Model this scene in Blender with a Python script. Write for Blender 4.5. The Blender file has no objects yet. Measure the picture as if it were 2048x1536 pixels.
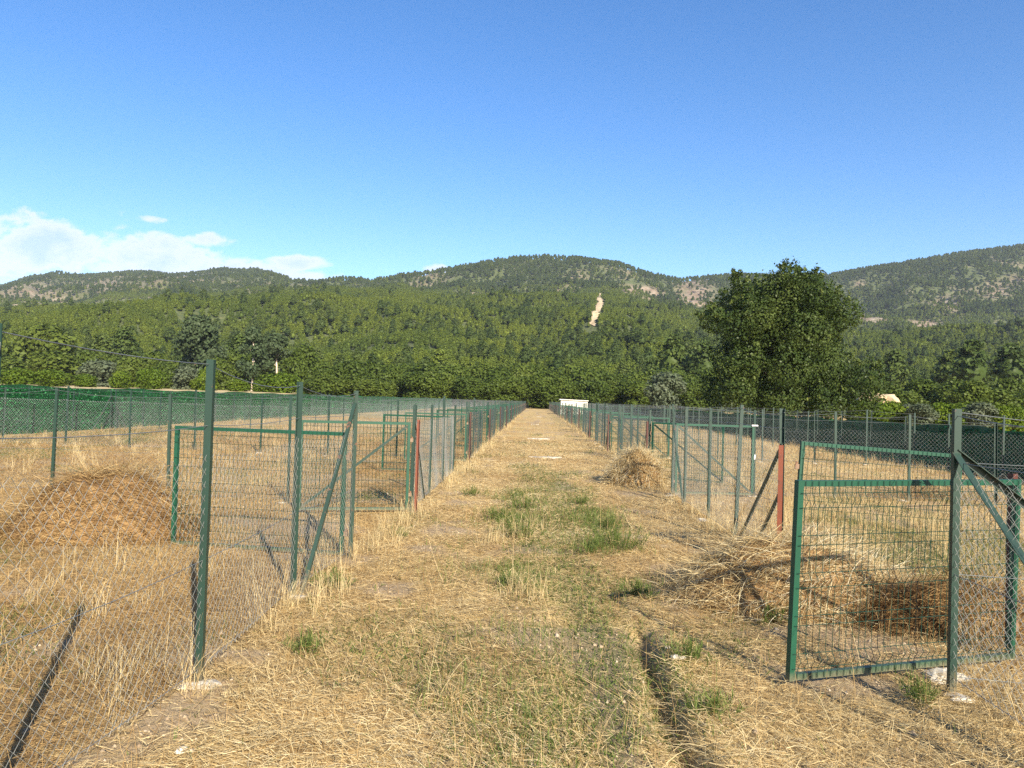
import bpy, math, random
import numpy as np
from mathutils import Matrix, Vector, Euler

R = math.radians
SC = bpy.context.scene
COL = SC.collection
rng = np.random.default_rng(11)
random.seed(5)

# ------------------------------------------------------------------ camera
F = 1538.0                      # focal length in pixels of the 2048 px wide photograph
CAM_H = 1.7
def _d(u, v): return Vector(((u-1024)/F, -(v-768)/F, -1.0)).normalized()
_yc = _d(1075, 803)
_up = _d(1075, 803).cross(_d(2075, 833)).normalized()
if _up.y < 0: _up = -_up
_xc = _yc.cross(_up).normalized()
_up = _xc.cross(_yc).normalized()
RC = Matrix((_xc, _yc, _up))          # camera axes -> world axes
cd = bpy.data.cameras.new('camera'); cam = bpy.data.objects.new('camera', cd); COL.objects.link(cam)
cd.sensor_width = 36; cd.lens = F/2048*36; cd.clip_start = 0.05; cd.clip_end = 12000
cam.matrix_world = Matrix.Translation((0, 0, CAM_H)) @ RC.to_4x4()
SC.camera = cam

def ray(px, py): return RC @ _d(px, py)
def uv(px, py):
    d = ray(px, py); return d.x/d.y, d.z/d.y
def ground(px, py, z=0.0):
    d = ray(px, py); t = (z-CAM_H)/d.z; return d.x*t, d.y*t
def at(px, Y, py=803.0):
    d = ray(px, py); return d.x/d.y*Y
HU = np.array([uv(p, 803+.03*(p-1075))[0] for p in range(-400, 2500, 20)])

# ------------------------------------------------------------------ world, sun, exposure
SUN_EL, SUN_AZ = R(29), R(25)       # the sun stands behind the camera, to its right
w = bpy.data.worlds.new('World'); SC.world = w; w.use_nodes = True
nt = w.node_tree; N = nt.nodes; L = nt.links
bg = N['Background']; bg.inputs['Strength'].default_value = 0.076
sky = N.new('ShaderNodeTexSky'); sky.sky_type = 'NISHITA'; sky.sun_disc = False
sky.sun_elevation = SUN_EL; sky.sun_rotation = math.pi - SUN_AZ
sky.air_density = 1.0; sky.dust_density = 0.35; sky.ozone_density = 2.6; sky.altitude = 200
def mth(op, a, b=None, c=None):
    n = N.new('ShaderNodeMath'); n.operation = op
    for i, x in enumerate((a, b, c)):
        if x is None: continue
        if isinstance(x, (int, float)): n.inputs[i].default_value = x
        else: L.new(x, n.inputs[i])
    return n.outputs[0]
tc = N.new('ShaderNodeTexCoord'); sp = N.new('ShaderNodeSeparateXYZ'); L.new(tc.outputs['Generated'], sp.inputs[0])
yy = mth('MAXIMUM', sp.outputs[1], 0.05)
cu = mth('DIVIDE', sp.outputs[0], yy); cv = mth('DIVIDE', sp.outputs[2], yy)
cmb = N.new('ShaderNodeCombineXYZ'); L.new(cu, cmb.inputs[0]); L.new(mth('MULTIPLY', cv, 1.7), cmb.inputs[1])
n1 = N.new('ShaderNodeTexNoise'); n1.inputs['Scale'].default_value = 13; n1.inputs['Detail'].default_value = 9
n1.inputs['Roughness'].default_value = 0.6; n1.inputs['Distortion'].default_value = 0.25; L.new(cmb.outputs[0], n1.inputs['Vector'])
n2 = N.new('ShaderNodeTexNoise'); n2.inputs['Scale'].default_value = 40; n2.inputs['Detail'].default_value = 6; L.new(cmb.outputs[0], n2.inputs['Vector'])
dens = None
# cloud banks low over the left range: (px, py, half width, half height, weight)
for (px, py, a, b, wt) in [(30, 500, 260, 75, 1.3), (-10, 445, 120, 42, .9), (200, 510, 230, 60, 1.3), (330, 535, 220, 48, 1.25), (470, 538, 150, 30, 1.05),
                           (590, 523, 95, 19, 1.1), (425, 479, 60, 17, .85), (240, 455, 45, 12, .6), (285, 440, 50, 10, .5),
                           (232, 420, 22, 16, .35), (868, 540, 34, 14, .8), (620, 560, 130, 22, .5)]:
    u0, v0 = uv(px, py)
    du = mth('DIVIDE', mth('SUBTRACT', cu, u0), a/F); dv = mth('DIVIDE', mth('SUBTRACT', cv, v0), b/F)
    q = mth('SUBTRACT', 1.0, mth('ADD', mth('MULTIPLY', du, du), mth('MULTIPLY', dv, dv)))
    q = mth('MAXIMUM', q, -1.0); q = mth('MINIMUM', mth('MULTIPLY', q, wt), mth('MULTIPLY', q, 1.7))
    dens = q if dens is None else mth('MAXIMUM', dens, q)
dd = mth('ADD', dens, mth('ADD', mth('MULTIPLY', mth('SUBTRACT', n1.outputs[0], .53), 4.6), mth('MULTIPLY', mth('SUBTRACT', n2.outputs[0], .5), .9)))
cr = N.new('ShaderNodeMapRange'); cr.interpolation_type = 'SMOOTHSTEP'
cr.inputs[1].default_value = 0.0; cr.inputs[2].default_value = .8; cr.inputs[3].default_value = 0; cr.inputs[4].default_value = .68
L.new(dd, cr.inputs[0])
cc = N.new('ShaderNodeMix'); cc.data_type = 'RGBA'
cc.inputs['A'].default_value = (7.0, 6.5, 6.8, 1); cc.inputs['B'].default_value = (4.3, 4.9, 6.5, 1)
cs = N.new('ShaderNodeMapRange'); cs.inputs[1].default_value = .5; cs.inputs[2].default_value = 1.6; L.new(dd, cs.inputs[0]); L.new(cs.outputs[0], cc.inputs['Factor'])
mixw = N.new('ShaderNodeMix'); mixw.data_type = 'RGBA'
hs = N.new('ShaderNodeHueSaturation'); hs.inputs['Saturation'].default_value = 1.30; hs.inputs['Hue'].default_value = .507; hs.inputs['Value'].default_value = 1.2
L.new(sky.outputs[0], hs.inputs['Color'])
L.new(cr.outputs[0], mixw.inputs['Factor']); L.new(hs.outputs[0], mixw.inputs['A']); L.new(cc.outputs['Result'], mixw.inputs['B'])
L.new(mixw.outputs['Result'], bg.inputs['Color'])

sl = bpy.data.lights.new('sun', 'SUN'); sl.energy = 5.0; sl.angle = R(0.5); sl.color = (1, .89, .71)
so = bpy.data.objects.new('sun', sl); COL.objects.link(so)
SUNV = Vector((math.sin(SUN_AZ)*math.cos(SUN_EL), -math.cos(SUN_AZ)*math.cos(SUN_EL), math.sin(SUN_EL)))
so.rotation_euler = SUNV.to_track_quat('Z', 'Y').to_euler(); so.location = (20, -40, 40)
SC.view_settings.view_transform = 'Standard'; SC.view_settings.look = 'None'; SC.view_settings.gamma = 1
SC.view_settings.exposure = 1.2
SC.render.engine = 'CYCLES'
SC.cycles.max_bounces = 5; SC.cycles.diffuse_bounces = 3; SC.cycles.volume_bounces = 0
SC.cycles.use_denoising = False

# ------------------------------------------------------------------ small helpers
def hash2(ix, iy, s):
    h = (ix.astype(np.int64)*374761393 + iy.astype(np.int64)*668265263 + s*1442695041) & 0x7fffffff
    h = ((h ^ (h >> 13))*1274126177) & 0x7fffffff
    return ((h ^ (h >> 16)) & 0xffff)/65535.0
def vnoise(x, y, s=0):
    x = np.asarray(x, float); y = np.asarray(y, float)
    ix = np.floor(x); iy = np.floor(y); fx = x-ix; fy = y-iy
    fx = fx*fx*(3-2*fx); fy = fy*fy*(3-2*fy)
    a = hash2(ix, iy, s); b = hash2(ix+1, iy, s); c = hash2(ix, iy+1, s); d = hash2(ix+1, iy+1, s)
    return (a*(1-fx)+b*fx)*(1-fy)+(c*(1-fx)+d*fx)*fy
def fbm(x, y, o=4, s=0):
    t = 0; a = .5; n = 0
    for k in range(o):
        t = t+a*vnoise(x*2**k, y*2**k, s+k*17); n += a; a *= .5
    return t/n
def sstep(a, b, x):
    t = np.clip((np.asarray(x, float)-a)/(b-a), 0, 1); return t*t*(3-2*t)

def rut_line(Y): return .78+.03*np.sin(Y*1.3)+.10*sstep(4.2, 3.0, Y)
def relief(x, y):
    """height of the ground near the camera"""
    x = np.asarray(x, float); y = np.asarray(y, float)
    near = sstep(45, 20, y)
    z = (fbm(x*.5, y*.5, 3, 3)-.5)*.06+(fbm(x*4, y*4, 3, 9)-.5)*.035*near
    z = z+(fbm(x*14, y*14, 2, 19)-.5)*.018*sstep(18, 9, y)
    c = rut_line(y); d = x-c
    br = sstep(.38, .6, vnoise(y*1.1, 0*y, 5)+.25*sstep(4.8, 3.8, y))*sstep(6.6, 6.0, y)
    z = z-.115*br*np.exp(-(d/.065)**2)+.035*br*np.exp(-((d-.17)/.09)**2)
    z = z-.035*np.exp(-((x-.33)/.17)**2)*sstep(14, 5, y)-.025*np.exp(-((x+.75)/.2)**2)*near
    return z
def green_mask(x, y):
    x = np.asarray(x, float); y = np.asarray(y, float)
    n = fbm(x*1.1, y*.55, 4, 31); n2 = fbm(x*.3, y*.3, 3, 41)
    track = np.exp(-((x-.35)/.9)**2)*sstep(3, 5, y)*sstep(26, 12, y)
    right = sstep(2.8, 3.6, x)*sstep(6, 7.5, y)*sstep(12, 9, y)*.55
    left = sstep(-10, -14, x)*.6*sstep(8, 12, y)
    near = sstep(6.5, 4, y)*np.exp(-((x-.4)/1.1)**2)*.3
    g = n*1.25-.72+track*.42+right+left*.6+near*.45+(n2-.5)*.5
    return np.clip(g*2.6, 0, 1)
def bare_mask(x, y):
    x = np.asarray(x, float); y = np.asarray(y, float)
    n = fbm(x*1.6, y*1.6, 4, 61)
    b = n-.55+.42*np.exp(-((x-.46)/.15)**2)*sstep(7, 5, y)-.06*sstep(-2, -2.6, x)*sstep(9, 6, y)+.16*np.exp(-((x+.8)/.3)**2)*sstep(7, 4, y)
    return np.clip(b*6, 0, 1)

def mat(name):
    m = bpy.data.materials.new(name); m.use_nodes = True
    return m, m.node_tree, m.node_tree.nodes['Principled BSDF']
def ramp(t, stops):
    r = t.nodes.new('ShaderNodeValToRGB'); e = r.color_ramp.elements
    while len(e) > 1: e.remove(e[-1])
    e[0].position = stops[0][0]; e[0].color = (*stops[0][1], 1)
    for p, c in stops[1:]:
        k = e.new(p); k.color = (*c, 1)
    return r
def tnoise(t, scale, detail=4, rough=.55, vec=None, dist=0):
    n = t.nodes.new('ShaderNodeTexNoise'); n.inputs['Scale'].default_value = scale; n.inputs['Detail'].default_value = detail
    n.inputs['Roughness'].default_value = rough; n.inputs['Distortion'].default_value = dist
    if vec: t.links.new(vec, n.inputs['Vector'])
    return n
def tmix(t, f, a, b, mode='MIX'):
    n = t.nodes.new('ShaderNodeMix'); n.data_type = 'RGBA'; n.blend_type = mode
    for s, x in ((n.inputs['Factor'], f), (n.inputs['A'], a), (n.inputs['B'], b)):
        if isinstance(x, (int, float)): s.default_value = x
        elif isinstance(x, tuple): s.default_value = (*x, 1)
        else: t.links.new(x, s)
    return n.outputs['Result']
def attr(t, name):
    n = t.nodes.new('ShaderNodeAttribute'); n.attribute_name = name; return n.outputs['Fac']
def bump(t, b, h, strength, dist):
    n = t.nodes.new('ShaderNodeBump'); n.inputs['Strength'].default_value = strength; n.inputs['Distance'].default_value = dist
    t.links.new(h, n.inputs['Height']); t.links.new(n.outputs[0], b.inputs['Normal'])

def painted(name, base, worn, wear=.62, scale=9, rough=.45, metal=0):
    m, t, b = mat(name)
    tcn = t.nodes.new('ShaderNodeTexCoord')
    n = tnoise(t, scale, 6, .65, tcn.outputs['Object']); n3 = tnoise(t, 1.7, 2, .5, tcn.outputs['Object'])
    r = ramp(t, [(wear, (0, 0, 0)), (wear+.07, (1, 1, 1))]); t.links.new(n.outputs[0], r.inputs[0])
    v = tmix(t, n3.outputs[0], tuple(c*.7 for c in base), tuple(min(1, c*1.3) for c in base))
    c = tmix(t, r.outputs[0], v, worn)
    if name.startswith(('green', 'weathered', 'bright_green', 'red')):      # dust and splashed soil on the lowest hand's breadth
        sz = t.nodes.new('ShaderNodeSeparateXYZ'); t.links.new(tcn.outputs['Object'], sz.inputs[0])
        mr = t.nodes.new('ShaderNodeMapRange'); mr.inputs[1].default_value = .17 if 'tube' not in name else .06; mr.inputs[2].default_value = 0; t.links.new(sz.outputs[2], mr.inputs[0])
        q_ = t.nodes.new('ShaderNodeMath'); q_.operation = 'MULTIPLY'; t.links.new(mr.outputs[0], q_.inputs[0]); t.links.new(n.outputs[0], q_.inputs[1])
        q2 = t.nodes.new('ShaderNodeMath'); q2.operation = 'MULTIPLY'; q2.use_clamp = True; q2.inputs[1].default_value = 1.0; t.links.new(q_.outputs[0], q2.inputs[0])
        c = tmix(t, q2.outputs[0], c, (.26, .2, .13))
    t.links.new(c, b.inputs['Base Color'])
    b.inputs['Roughness'].default_value = rough; b.inputs['Metallic'].default_value = metal
    bump(t, b, n.outputs[0], .15, .004)
    return m
M = {}
M['post'] = painted('green_painted_steel', (.013, .038, .027), (.12, .055, .035), .63)
M['post_worn'] = painted('weathered_green_steel', (.023, .048, .035), (.17, .075, .045), .6, 7)
M['gate'] = painted('bright_green_painted_tube', (.007, .062, .034), (.03, .07, .05), .66)
M['panel'] = painted('dark_green_welded_wire', (.008, .040, .024), (.02, .04, .03), .7)
M['rust'] = painted('old_red_primer_steel', (.075, .024, .017), (.04, .02, .016), .55)
M['red'] = painted('red_primer_steel', (.17, .042, .018), (.10, .035, .02), .55)
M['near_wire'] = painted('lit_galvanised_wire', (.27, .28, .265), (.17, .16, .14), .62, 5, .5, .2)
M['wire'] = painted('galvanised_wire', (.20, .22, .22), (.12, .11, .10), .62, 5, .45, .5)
M['concrete'] = painted('pale_concrete', (.54, .50, .42), (.34, .29, .21), .5, 14, .9)
M['white'] = painted('white_plaster', (.80, .77, .68), (.55, .52, .45), .66, 3, .9)
M['roof'] = painted('grey_roof_sheet', (.62, .6, .55), (.4, .38, .35), .6, 4, .6)
M['plastic'] = painted('white_plastic', (.8, .8, .78), (.6, .6, .58), .7, 9, .4)

def leafmat(name, stops, trans=.3, objrand=.35, rough=.5, patchy=False):
    k_ = .95 if patchy else .84; stops = [(p, tuple(x*k_ for x in c)) for p, c in stops]
    m, t, b = mat(name)
    oi = t.nodes.new('ShaderNodeObjectInfo')
    a = attr(t, 'tint')
    mx = t.nodes.new('ShaderNodeMath'); mx.operation = 'MULTIPLY_ADD'; mx.inputs[1].default_value = objrand
    t.links.new(oi.outputs['Random'], mx.inputs[0])
    sc = t.nodes.new('ShaderNodeMath'); sc.operation = 'MULTIPLY'; sc.inputs[1].default_value = 1-objrand; t.links.new(a, sc.inputs[0])
    t.links.new(sc.outputs[0], mx.inputs[2])
    r = ramp(t, stops); t.links.new(mx.outputs[0], r.inputs[0])
    col = r.outputs[0]
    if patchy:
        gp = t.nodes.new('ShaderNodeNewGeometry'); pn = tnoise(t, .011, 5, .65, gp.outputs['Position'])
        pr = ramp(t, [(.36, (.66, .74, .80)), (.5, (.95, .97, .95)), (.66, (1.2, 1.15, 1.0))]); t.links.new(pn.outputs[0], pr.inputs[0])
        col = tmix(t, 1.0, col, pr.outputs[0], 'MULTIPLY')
    t.links.new(col, b.inputs['Base Color']); b.inputs['Roughness'].default_value = rough
    b.inputs['Specular IOR Level'].default_value = .12
    tr = t.nodes.new('ShaderNodeBsdfTranslucent'); t.links.new(col, tr.inputs['Color'])
    ms = t.nodes.new('ShaderNodeMixShader'); ms.inputs[0].default_value = trans
    t.links.new(b.outputs[0], ms.inputs[1]); t.links.new(tr.outputs[0], ms.inputs[2])
    t.links.new(ms.outputs[0], t.nodes['Material Output'].inputs['Surface'])
    return m
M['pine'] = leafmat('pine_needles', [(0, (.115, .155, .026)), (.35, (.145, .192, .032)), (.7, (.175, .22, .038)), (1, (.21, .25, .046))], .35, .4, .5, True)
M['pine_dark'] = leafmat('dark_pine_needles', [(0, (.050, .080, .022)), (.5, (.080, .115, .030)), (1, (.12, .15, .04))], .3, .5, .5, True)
M['broad'] = leafmat('broad_leaves', [(0, (.050, .080, .016)), (.5, (.090, .13, .022)), (1, (.16, .20, .038))], .3, .4)
M['big'] = leafmat('big_tree_leaves', [(0, (.020, .040, .012)), (.5, (.052, .084, .022)), (.85, (.10, .136, .034)), (1, (.155, .185, .046))], .25, .0, .42)
M['citrus'] = leafmat('citrus_leaves', [(0, (.055, .10, .010)), (.5, (.11, .17, .016)), (1, (.21, .25, .025))], .3, .25)
M['grey_leaf'] = leafmat('greyish_leaves', [(0, (.07, .095, .055)), (.5, (.12, .15, .085)), (1, (.19, .21, .14))], .25, .2)
M['euc'] = leafmat('eucalyptus_leaves', [(0, (.045, .075, .035)), (.5, (.080, .115, .052)), (1, (.13, .165, .085))], .3, .3)
M['straw'] = leafmat('dry_straw', [(0, (.15, .085, .035)), (.25, (.45, .31, .135)), (.55, (.72, .56, .29)), (.8, (.83, .69, .39)), (1, (.88, .80, .57))], .3, 0)
M['brown_straw'] = leafmat('brown_dry_straw', [(0, (.16, .085, .035)), (.35, (.40, .25, .10)), (.7, (.64, .45, .20)), (1, (.78, .63, .35))], .3, 0)
M['weed'] = leafmat('green_weed_leaves', [(0, (.06, .095, .022)), (.5, (.145, .20, .045)), (1, (.25, .30, .09))], .35, 0)
M['bark'] = painted('grey_brown_bark', (.12, .085, .055), (.2, .16, .12), .55, 2.5, .9)
M['pale_bark'] = painted('pale_bark', (.55, .42, .32), (.7, .62, .52), .5, 1.2, .85)

def newobj(name, me, m=None, parent=None):
    o = bpy.data.objects.new(name, me); COL.objects.link(o)
    if m is not None and not me.materials: me.materials.append(m)
    if parent is not None: o.parent = parent
    return o
def empty(name, loc=(0, 0, 0), rz=0):
    o = bpy.data.objects.new(name, None); COL.objects.link(o); o.location = loc; o.rotation_euler = (0, 0, rz)
    o.empty_display_size = .2; return o
def tag(o, label=None, cat=None, group=None, kind=None):
    if label: o['label'] = label
    if cat: o['category'] = cat
    if group: o['group'] = group
    if kind: o['kind'] = kind
    return o
def npmesh(name, V, Q, tint=None, smooth=False):
    """mesh from vertex array and an (n,3) or (n,4) index array, optional per-face tint"""
    me = bpy.data.meshes.new(name); V = np.asarray(V, np.float32); Q = np.asarray(Q, np.int32); k = Q.shape[1]
    me.vertices.add(len(V)); me.vertices.foreach_set('co', V.ravel())
    me.loops.add(Q.size); me.loops.foreach_set('vertex_index', Q.ravel())
    me.polygons.add(len(Q)); me.polygons.foreach_set('loop_start', np.arange(0, Q.size, k, dtype=np.int32))
    me.polygons.foreach_set('loop_total', np.full(len(Q), k, np.int32))
    if smooth: me.polygons.foreach_set('use_smooth', np.ones(len(Q), bool))
    me.update(calc_edges=True)
    if tint is not None:
        a = me.attributes.new('tint', 'FLOAT', 'FACE'); a.data.foreach_set('value', np.asarray(tint, np.float32))
    return me

class MB:
    def __init__(s): s.v = []; s.f = []
    def poly(s, vs, fs):
        n = len(s.v); s.v += [tuple(p) for p in vs]; s.f += [tuple(i+n for i in f) for f in fs]
    def prism(s, p0, p1, prof, up=(0, 0, 1)):
        """extrude a 2D profile from p0 to p1; profile axes are (side, up')"""
        p0 = Vector(p0); p1 = Vector(p1); d = (p1-p0).normalized(); u = Vector(up)
        if abs(d.dot(u)) > .999: u = Vector((1, 0, 0))
        a = d.cross(u).normalized(); b = a.cross(d).normalized(); n = len(prof)
        vs = [p0+a*x+b*y for x, y in prof]+[p1+a*x+b*y for x, y in prof]
        fs = [(i, (i+1) % n, n+(i+1) % n, n+i) for i in range(n)]+[tuple(range(n))[::-1], tuple(range(n, 2*n))]
        s.poly(vs, fs)
    def bar(s, p0, p1, w, h=None, up=(0, 0, 1)):
        h = h or w; s.prism(p0, p1, [(-w/2, -h/2), (w/2, -h/2), (w/2, h/2), (-w/2, h/2)], up)
    def angle(s, p0, p1, w, t=.005, up=(0, 0, 1), fx=1, fy=1):
        pr = [(0, 0), (w, 0), (w, t), (t, t), (t, w), (0, w)]
        pr = [((x-w*.4)*fx, (y-w*.4)*fy) for x, y in pr]
        if fx*fy < 0: pr = pr[::-1]
        s.prism(p0, p1, pr, up)
    def tube(s, pts, r, n=5):
        pts = [Vector(p) for p in pts]; rings = []; vs = []
        for i, p in enumerate(pts):
            d = (pts[min(i+1, len(pts)-1)]-pts[max(i-1, 0)]).normalized()
            u = Vector((0, 0, 1)) if abs(d.z) < .95 else Vector((1, 0, 0))
            a = d.cross(u).normalized(); b = a.cross(d)
            ri = r[i] if isinstance(r, (list, tuple)) else r
            vs += [p+(a*math.cos(2*math.pi*k/n)+b*math.sin(2*math.pi*k/n))*ri for k in range(n)]
        fs = [(i*n+k, i*n+(k+1) % n, (i+1)*n+(k+1) % n, (i+1)*n+k) for i in range(len(pts)-1) for k in range(n)]
        fs += [tuple(range(n))[::-1], tuple(range(len(vs)-n, len(vs)))]
        s.poly(vs, fs)
    def mesh(s, name, smooth=False):
        me = bpy.data.meshes.new(name); me.from_pydata([tuple(v) for v in s.v], [], s.f); me.update()
        if smooth:
            for p in me.polygons: p.use_smooth = True
        return me
    def build(s, name, m, parent=None, smooth=False): return newobj(name, s.mesh(name, smooth), m, parent)

def lumps(name, pts, m, parent=None, seed=0, flat=.45):
    """rough irregular stones / splashed concrete: list of (x, y, z, r)"""
    mb = MB(); rr = random.Random(seed)
    for (x, y, z, r) in pts:
        n = 9; vs = [(x, y, z+r*flat)]; fs = []
        for k, (rad, hh) in enumerate(((.55, .85), (.95, .35), (1.05, -.4))):
            for i in range(n):
                q = rad*r*rr.uniform(.72, 1.2); a = 2*math.pi*i/n+rr.uniform(-.2, .2)
                vs.append((x+q*math.cos(a), y+q*math.sin(a), z+r*flat*hh*rr.uniform(.7, 1.2)))
        fs += [(0, 1+i, 1+(i+1) % n) for i in range(n)]
        for k in range(2):
            fs += [(1+k*n+i, 1+(k+1)*n+i, 1+(k+1)*n+(i+1) % n, 1+k*n+(i+1) % n) for i in range(n)]
        mb.poly(vs, fs)
    return mb.build(name, m, parent)

def gz(x, y): return float(relief(np.array([x]), np.array([y]))[0])

# ------------------------------------------------------------------ ground: one sheet to the horizon
def axis(parts):
    out = []
    for a, b, st in parts: out += list(np.arange(a, b, st))
    return np.array(out+[parts[-1][1]])
gx = axis([(-4000, -400, 400), (-400, -60, 20), (-60, -16, 2), (-16, -6, .25), (-6, -2, .08), (-2, 2.2, .03), (2.2, 5, .06), (5, 14, .25), (14, 60, 2), (60, 400, 20), (400, 4000, 400)])
gy = axis([(-400, -20, 40), (-20, 1, 1), (1, 3, .15), (3, 7, .035), (7, 12, .07), (12, 25, .2), (25, 60, 1), (60, 240, 6), (240, 5000, 240)])
GX, GY = np.meshgrid(gx, gy)
GZ = relief(GX, GY)*sstep(150, 60, np.abs(GX))
V = np.stack([GX.ravel(), GY.ravel(), GZ.ravel()], 1)
nx, ny = len(gx), len(gy)
ii = (np.arange(ny-1)[:, None]*nx+np.arange(nx-1)[None, :]).ravel()
gme = npmesh('ground', V, np.stack([ii, ii+1, ii+nx+1, ii+nx], 1), None, True)
for nm, fn in (('green', green_mask), ('bare', bare_mask)):
    a = gme.attributes.new(nm, 'FLOAT', 'POINT'); a.data.foreach_set('value', np.asarray(fn(V[:, 0], V[:, 1]), np.float32))
m, t, b = mat('dry_ground')
gcn = t.nodes.new('ShaderNodeNewGeometry'); pos = gcn.outputs['Position']
def stretched(ax, ay, rz, scale):
    mp = t.nodes.new('ShaderNodeMapping'); mp.inputs['Scale'].default_value = (ax, ay, 1); mp.inputs['Rotation'].default_value = (0, 0, rz)
    t.links.new(pos, mp.inputs['Vector']); return tnoise(t, scale, 4, .6, mp.outputs[0], .3)
big = tnoise(t, .25, 4, .6, pos); med = tnoise(t, 2.2, 5, .65, pos); fin = tnoise(t, 26, 5, .7, pos)
s1 = stretched(1, 7, .5, 22); s2 = stretched(1, 7, -.8, 26); s3 = stretched(7, 1, .1, 20)
mxs = t.nodes.new('ShaderNodeMath'); mxs.operation = 'MAXIMUM'; t.links.new(s1.outputs[0], mxs.inputs[0]); t.links.new(s2.outputs[0], mxs.inputs[1])
mx2 = t.nodes.new('ShaderNodeMath'); mx2.operation = 'MAXIMUM'; t.links.new(mxs.outputs[0], mx2.inputs[0]); t.links.new(s3.outputs[0], mx2.inputs[1])
rs = ramp(t, [(.42, (.14, .095, .045)), (.52, (.36, .265, .13)), (.62, (.58, .46, .24)), (.75, (.70, .60, .37))]); t.links.new(mx2.outputs[0], rs.inputs[0])
rb = ramp(t, [(.35, (.80, .72, .62)), (.5, (1, 1, 1)), (.66, (1.12, 1.10, 1.0))]); t.links.new(med.outputs[0], rb.inputs[0])
rbb = ramp(t, [(.35, (.95, .83, .72)), (.65, (1.08, 1.08, 1.02))]); t.links.new(big.outputs[0], rbb.inputs[0])
straw = tmix(t, 1.0, tmix(t, 1.0, rs.outputs[0], rb.outputs[0], 'MULTIPLY'), rbb.outputs[0], 'MULTIPLY')
rsoil = ramp(t, [(.3, (.24, .175, .105)), (.55, (.38, .285, .18)), (.75, (.47, .37, .25))]); t.links.new(fin.outputs[0], rsoil.inputs[0])
rgreen = ramp(t, [(.35, (.05, .075, .02)), (.55, (.12, .15, .04)), (.7, (.30, .25, .10))]); t.links.new(fin.outputs[0], rgreen.inputs[0])
ga = t.nodes.new('ShaderNodeMath'); ga.operation = 'MULTIPLY'; ga.inputs[1].default_value = .38; t.links.new(attr(t, 'green'), ga.inputs[0])
ba = t.nodes.new('ShaderNodeMath'); ba.operation = 'MULTIPLY'; ba.inputs[1].default_value = .85; t.links.new(attr(t, 'bare'), ba.inputs[0])
c = tmix(t, ba.outputs[0], straw, rsoil.outputs[0]); c = tmix(t, ga.outputs[0], c, rgreen.outputs[0])
t.links.new(c, b.inputs['Base Color']); b.inputs['Roughness'].default_value = .95; b.inputs['Specular IOR Level'].default_value = .1
bump(t, b, mx2.outputs[0], .8, .02)
go = newobj('ground', gme, m); tag(go, kind='structure')

# ------------------------------------------------------------------ hills: silhouettes measured as (photo column, treetop row)
def prof(pts):
    us, vs = [], []
    for px, py in pts:
        a, c = uv(px, py); us.append(a); vs.append(c)
    return np.array(us), np.array(vs)
L1 = prof([(-300, 600), (0, 607), (150, 600), (300, 600), (420, 590), (560, 577), (700, 574), (800, 572), (900, 582), (1000, 588), (1100, 588), (1200, 582), (1300, 606), (1400, 622), (1500, 640), (1700, 655), (1850, 660), (2048, 676), (2400, 690)])
L2 = prof([(-300, 590), (0, 574), (60, 557), (100, 552), (160, 551), (200, 549), (270, 545), (300, 544), (340, 550), (400, 546), (440, 543), (500, 542), (545, 545), (580, 562), (620, 572), (680, 568), (740, 572), (770, 565), (800, 556), (850, 547), (920, 532), (1000, 517), (1080, 509), (1150, 514), (1230, 523), (1300, 546), (1350, 556), (1400, 553), (1500, 549), (1600, 546), (1660, 548), (1700, 540), (1750, 531), (1850, 516), (1950, 501), (2048, 489), (2400, 460)])
Yd1 = prof([(-300, 0), (300, 0), (1075, 0), (2400, 0)])[0]
def hill_params(u):
    v1 = np.interp(u, *L1); v2 = np.interp(u, *L2)
    y1 = np.interp(u, Yd1, [700, 720, 980, 850])
    u_r = [uv(p, 700)[0] for p in (-300, 560, 780, 1300, 1700, 2400)]
    y2 = np.interp(u, u_r, [2700, 2500, 1750, 1750, 2000, 2000])
    return v1, v2, y1, y2
TH = 8.5
Y0 = 232.0
def terr(u, Y):
    u = np.asarray(u, float); Y = np.asarray(Y, float)
    v1, v2, y1, y2 = hill_params(u)
    z1 = v1*y1+CAM_H-TH; z2 = v2*y2+CAM_H-TH
    yv = y1*1.28; zv = (v1*.95)*yv-14; zv = np.minimum(zv, z2*.8)
    t1 = np.clip((Y-Y0)/(y1-Y0), 0, 1); a = z1*(t1**1.15)
    t2 = np.clip((Y-y1)/(yv-y1), 0, 1); bb = z1+(zv-z1)*(t2*t2*(3-2*t2))
    t3 = np.clip((Y-yv)/(y2-yv), 0, 1); cc_ = zv+(z2-zv)*(.65*t3+.35*t3*t3*(3-2*t3))
    t4 = np.clip((Y-y2)/1500, 0, 1); dd_ = z2*(1-.45*t4)
    z = np.where(Y < y1, a, np.where(Y < yv, bb, np.where(Y < y2, cc_, dd_)))
    x = u*Y
    edge = sstep(Y0, 420, Y)*(1-.85*np.exp(-((Y-y1)/(.09*y1))**2))*(1-.9*np.exp(-((Y-y2)/(.10*y2))**2))
    n = (fbm(x/150, Y/150, 4, 71)-.5)*.9+(fbm(x/45, Y/45, 3, 75)-.5)*.28
    ridge = np.abs(fbm(x/210+7, Y/420, 3, 78)-.5)
    Yc = np.minimum(Y, 700+.12*Y)
    z = z+edge*(n*.075*Yc-ridge*.10*Yc+.012*Yc)*(1-.65*sstep(1500, 2300, Y))
    return np.where(Y <= Y0, -1.5, z-1.2*(1-sstep(Y0, 300, Y)))
hu = np.linspace(-1.0, 1.0, 620); hy = np.concatenate([[225, 232], np.geomspace(240, 3800, 330)])
HUg, HYg = np.meshgrid(hu, hy); HZ = terr(HUg, HYg)
V = np.stack([(HUg*HYg).ravel(), HYg.ravel(), HZ.ravel()], 1)
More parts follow.
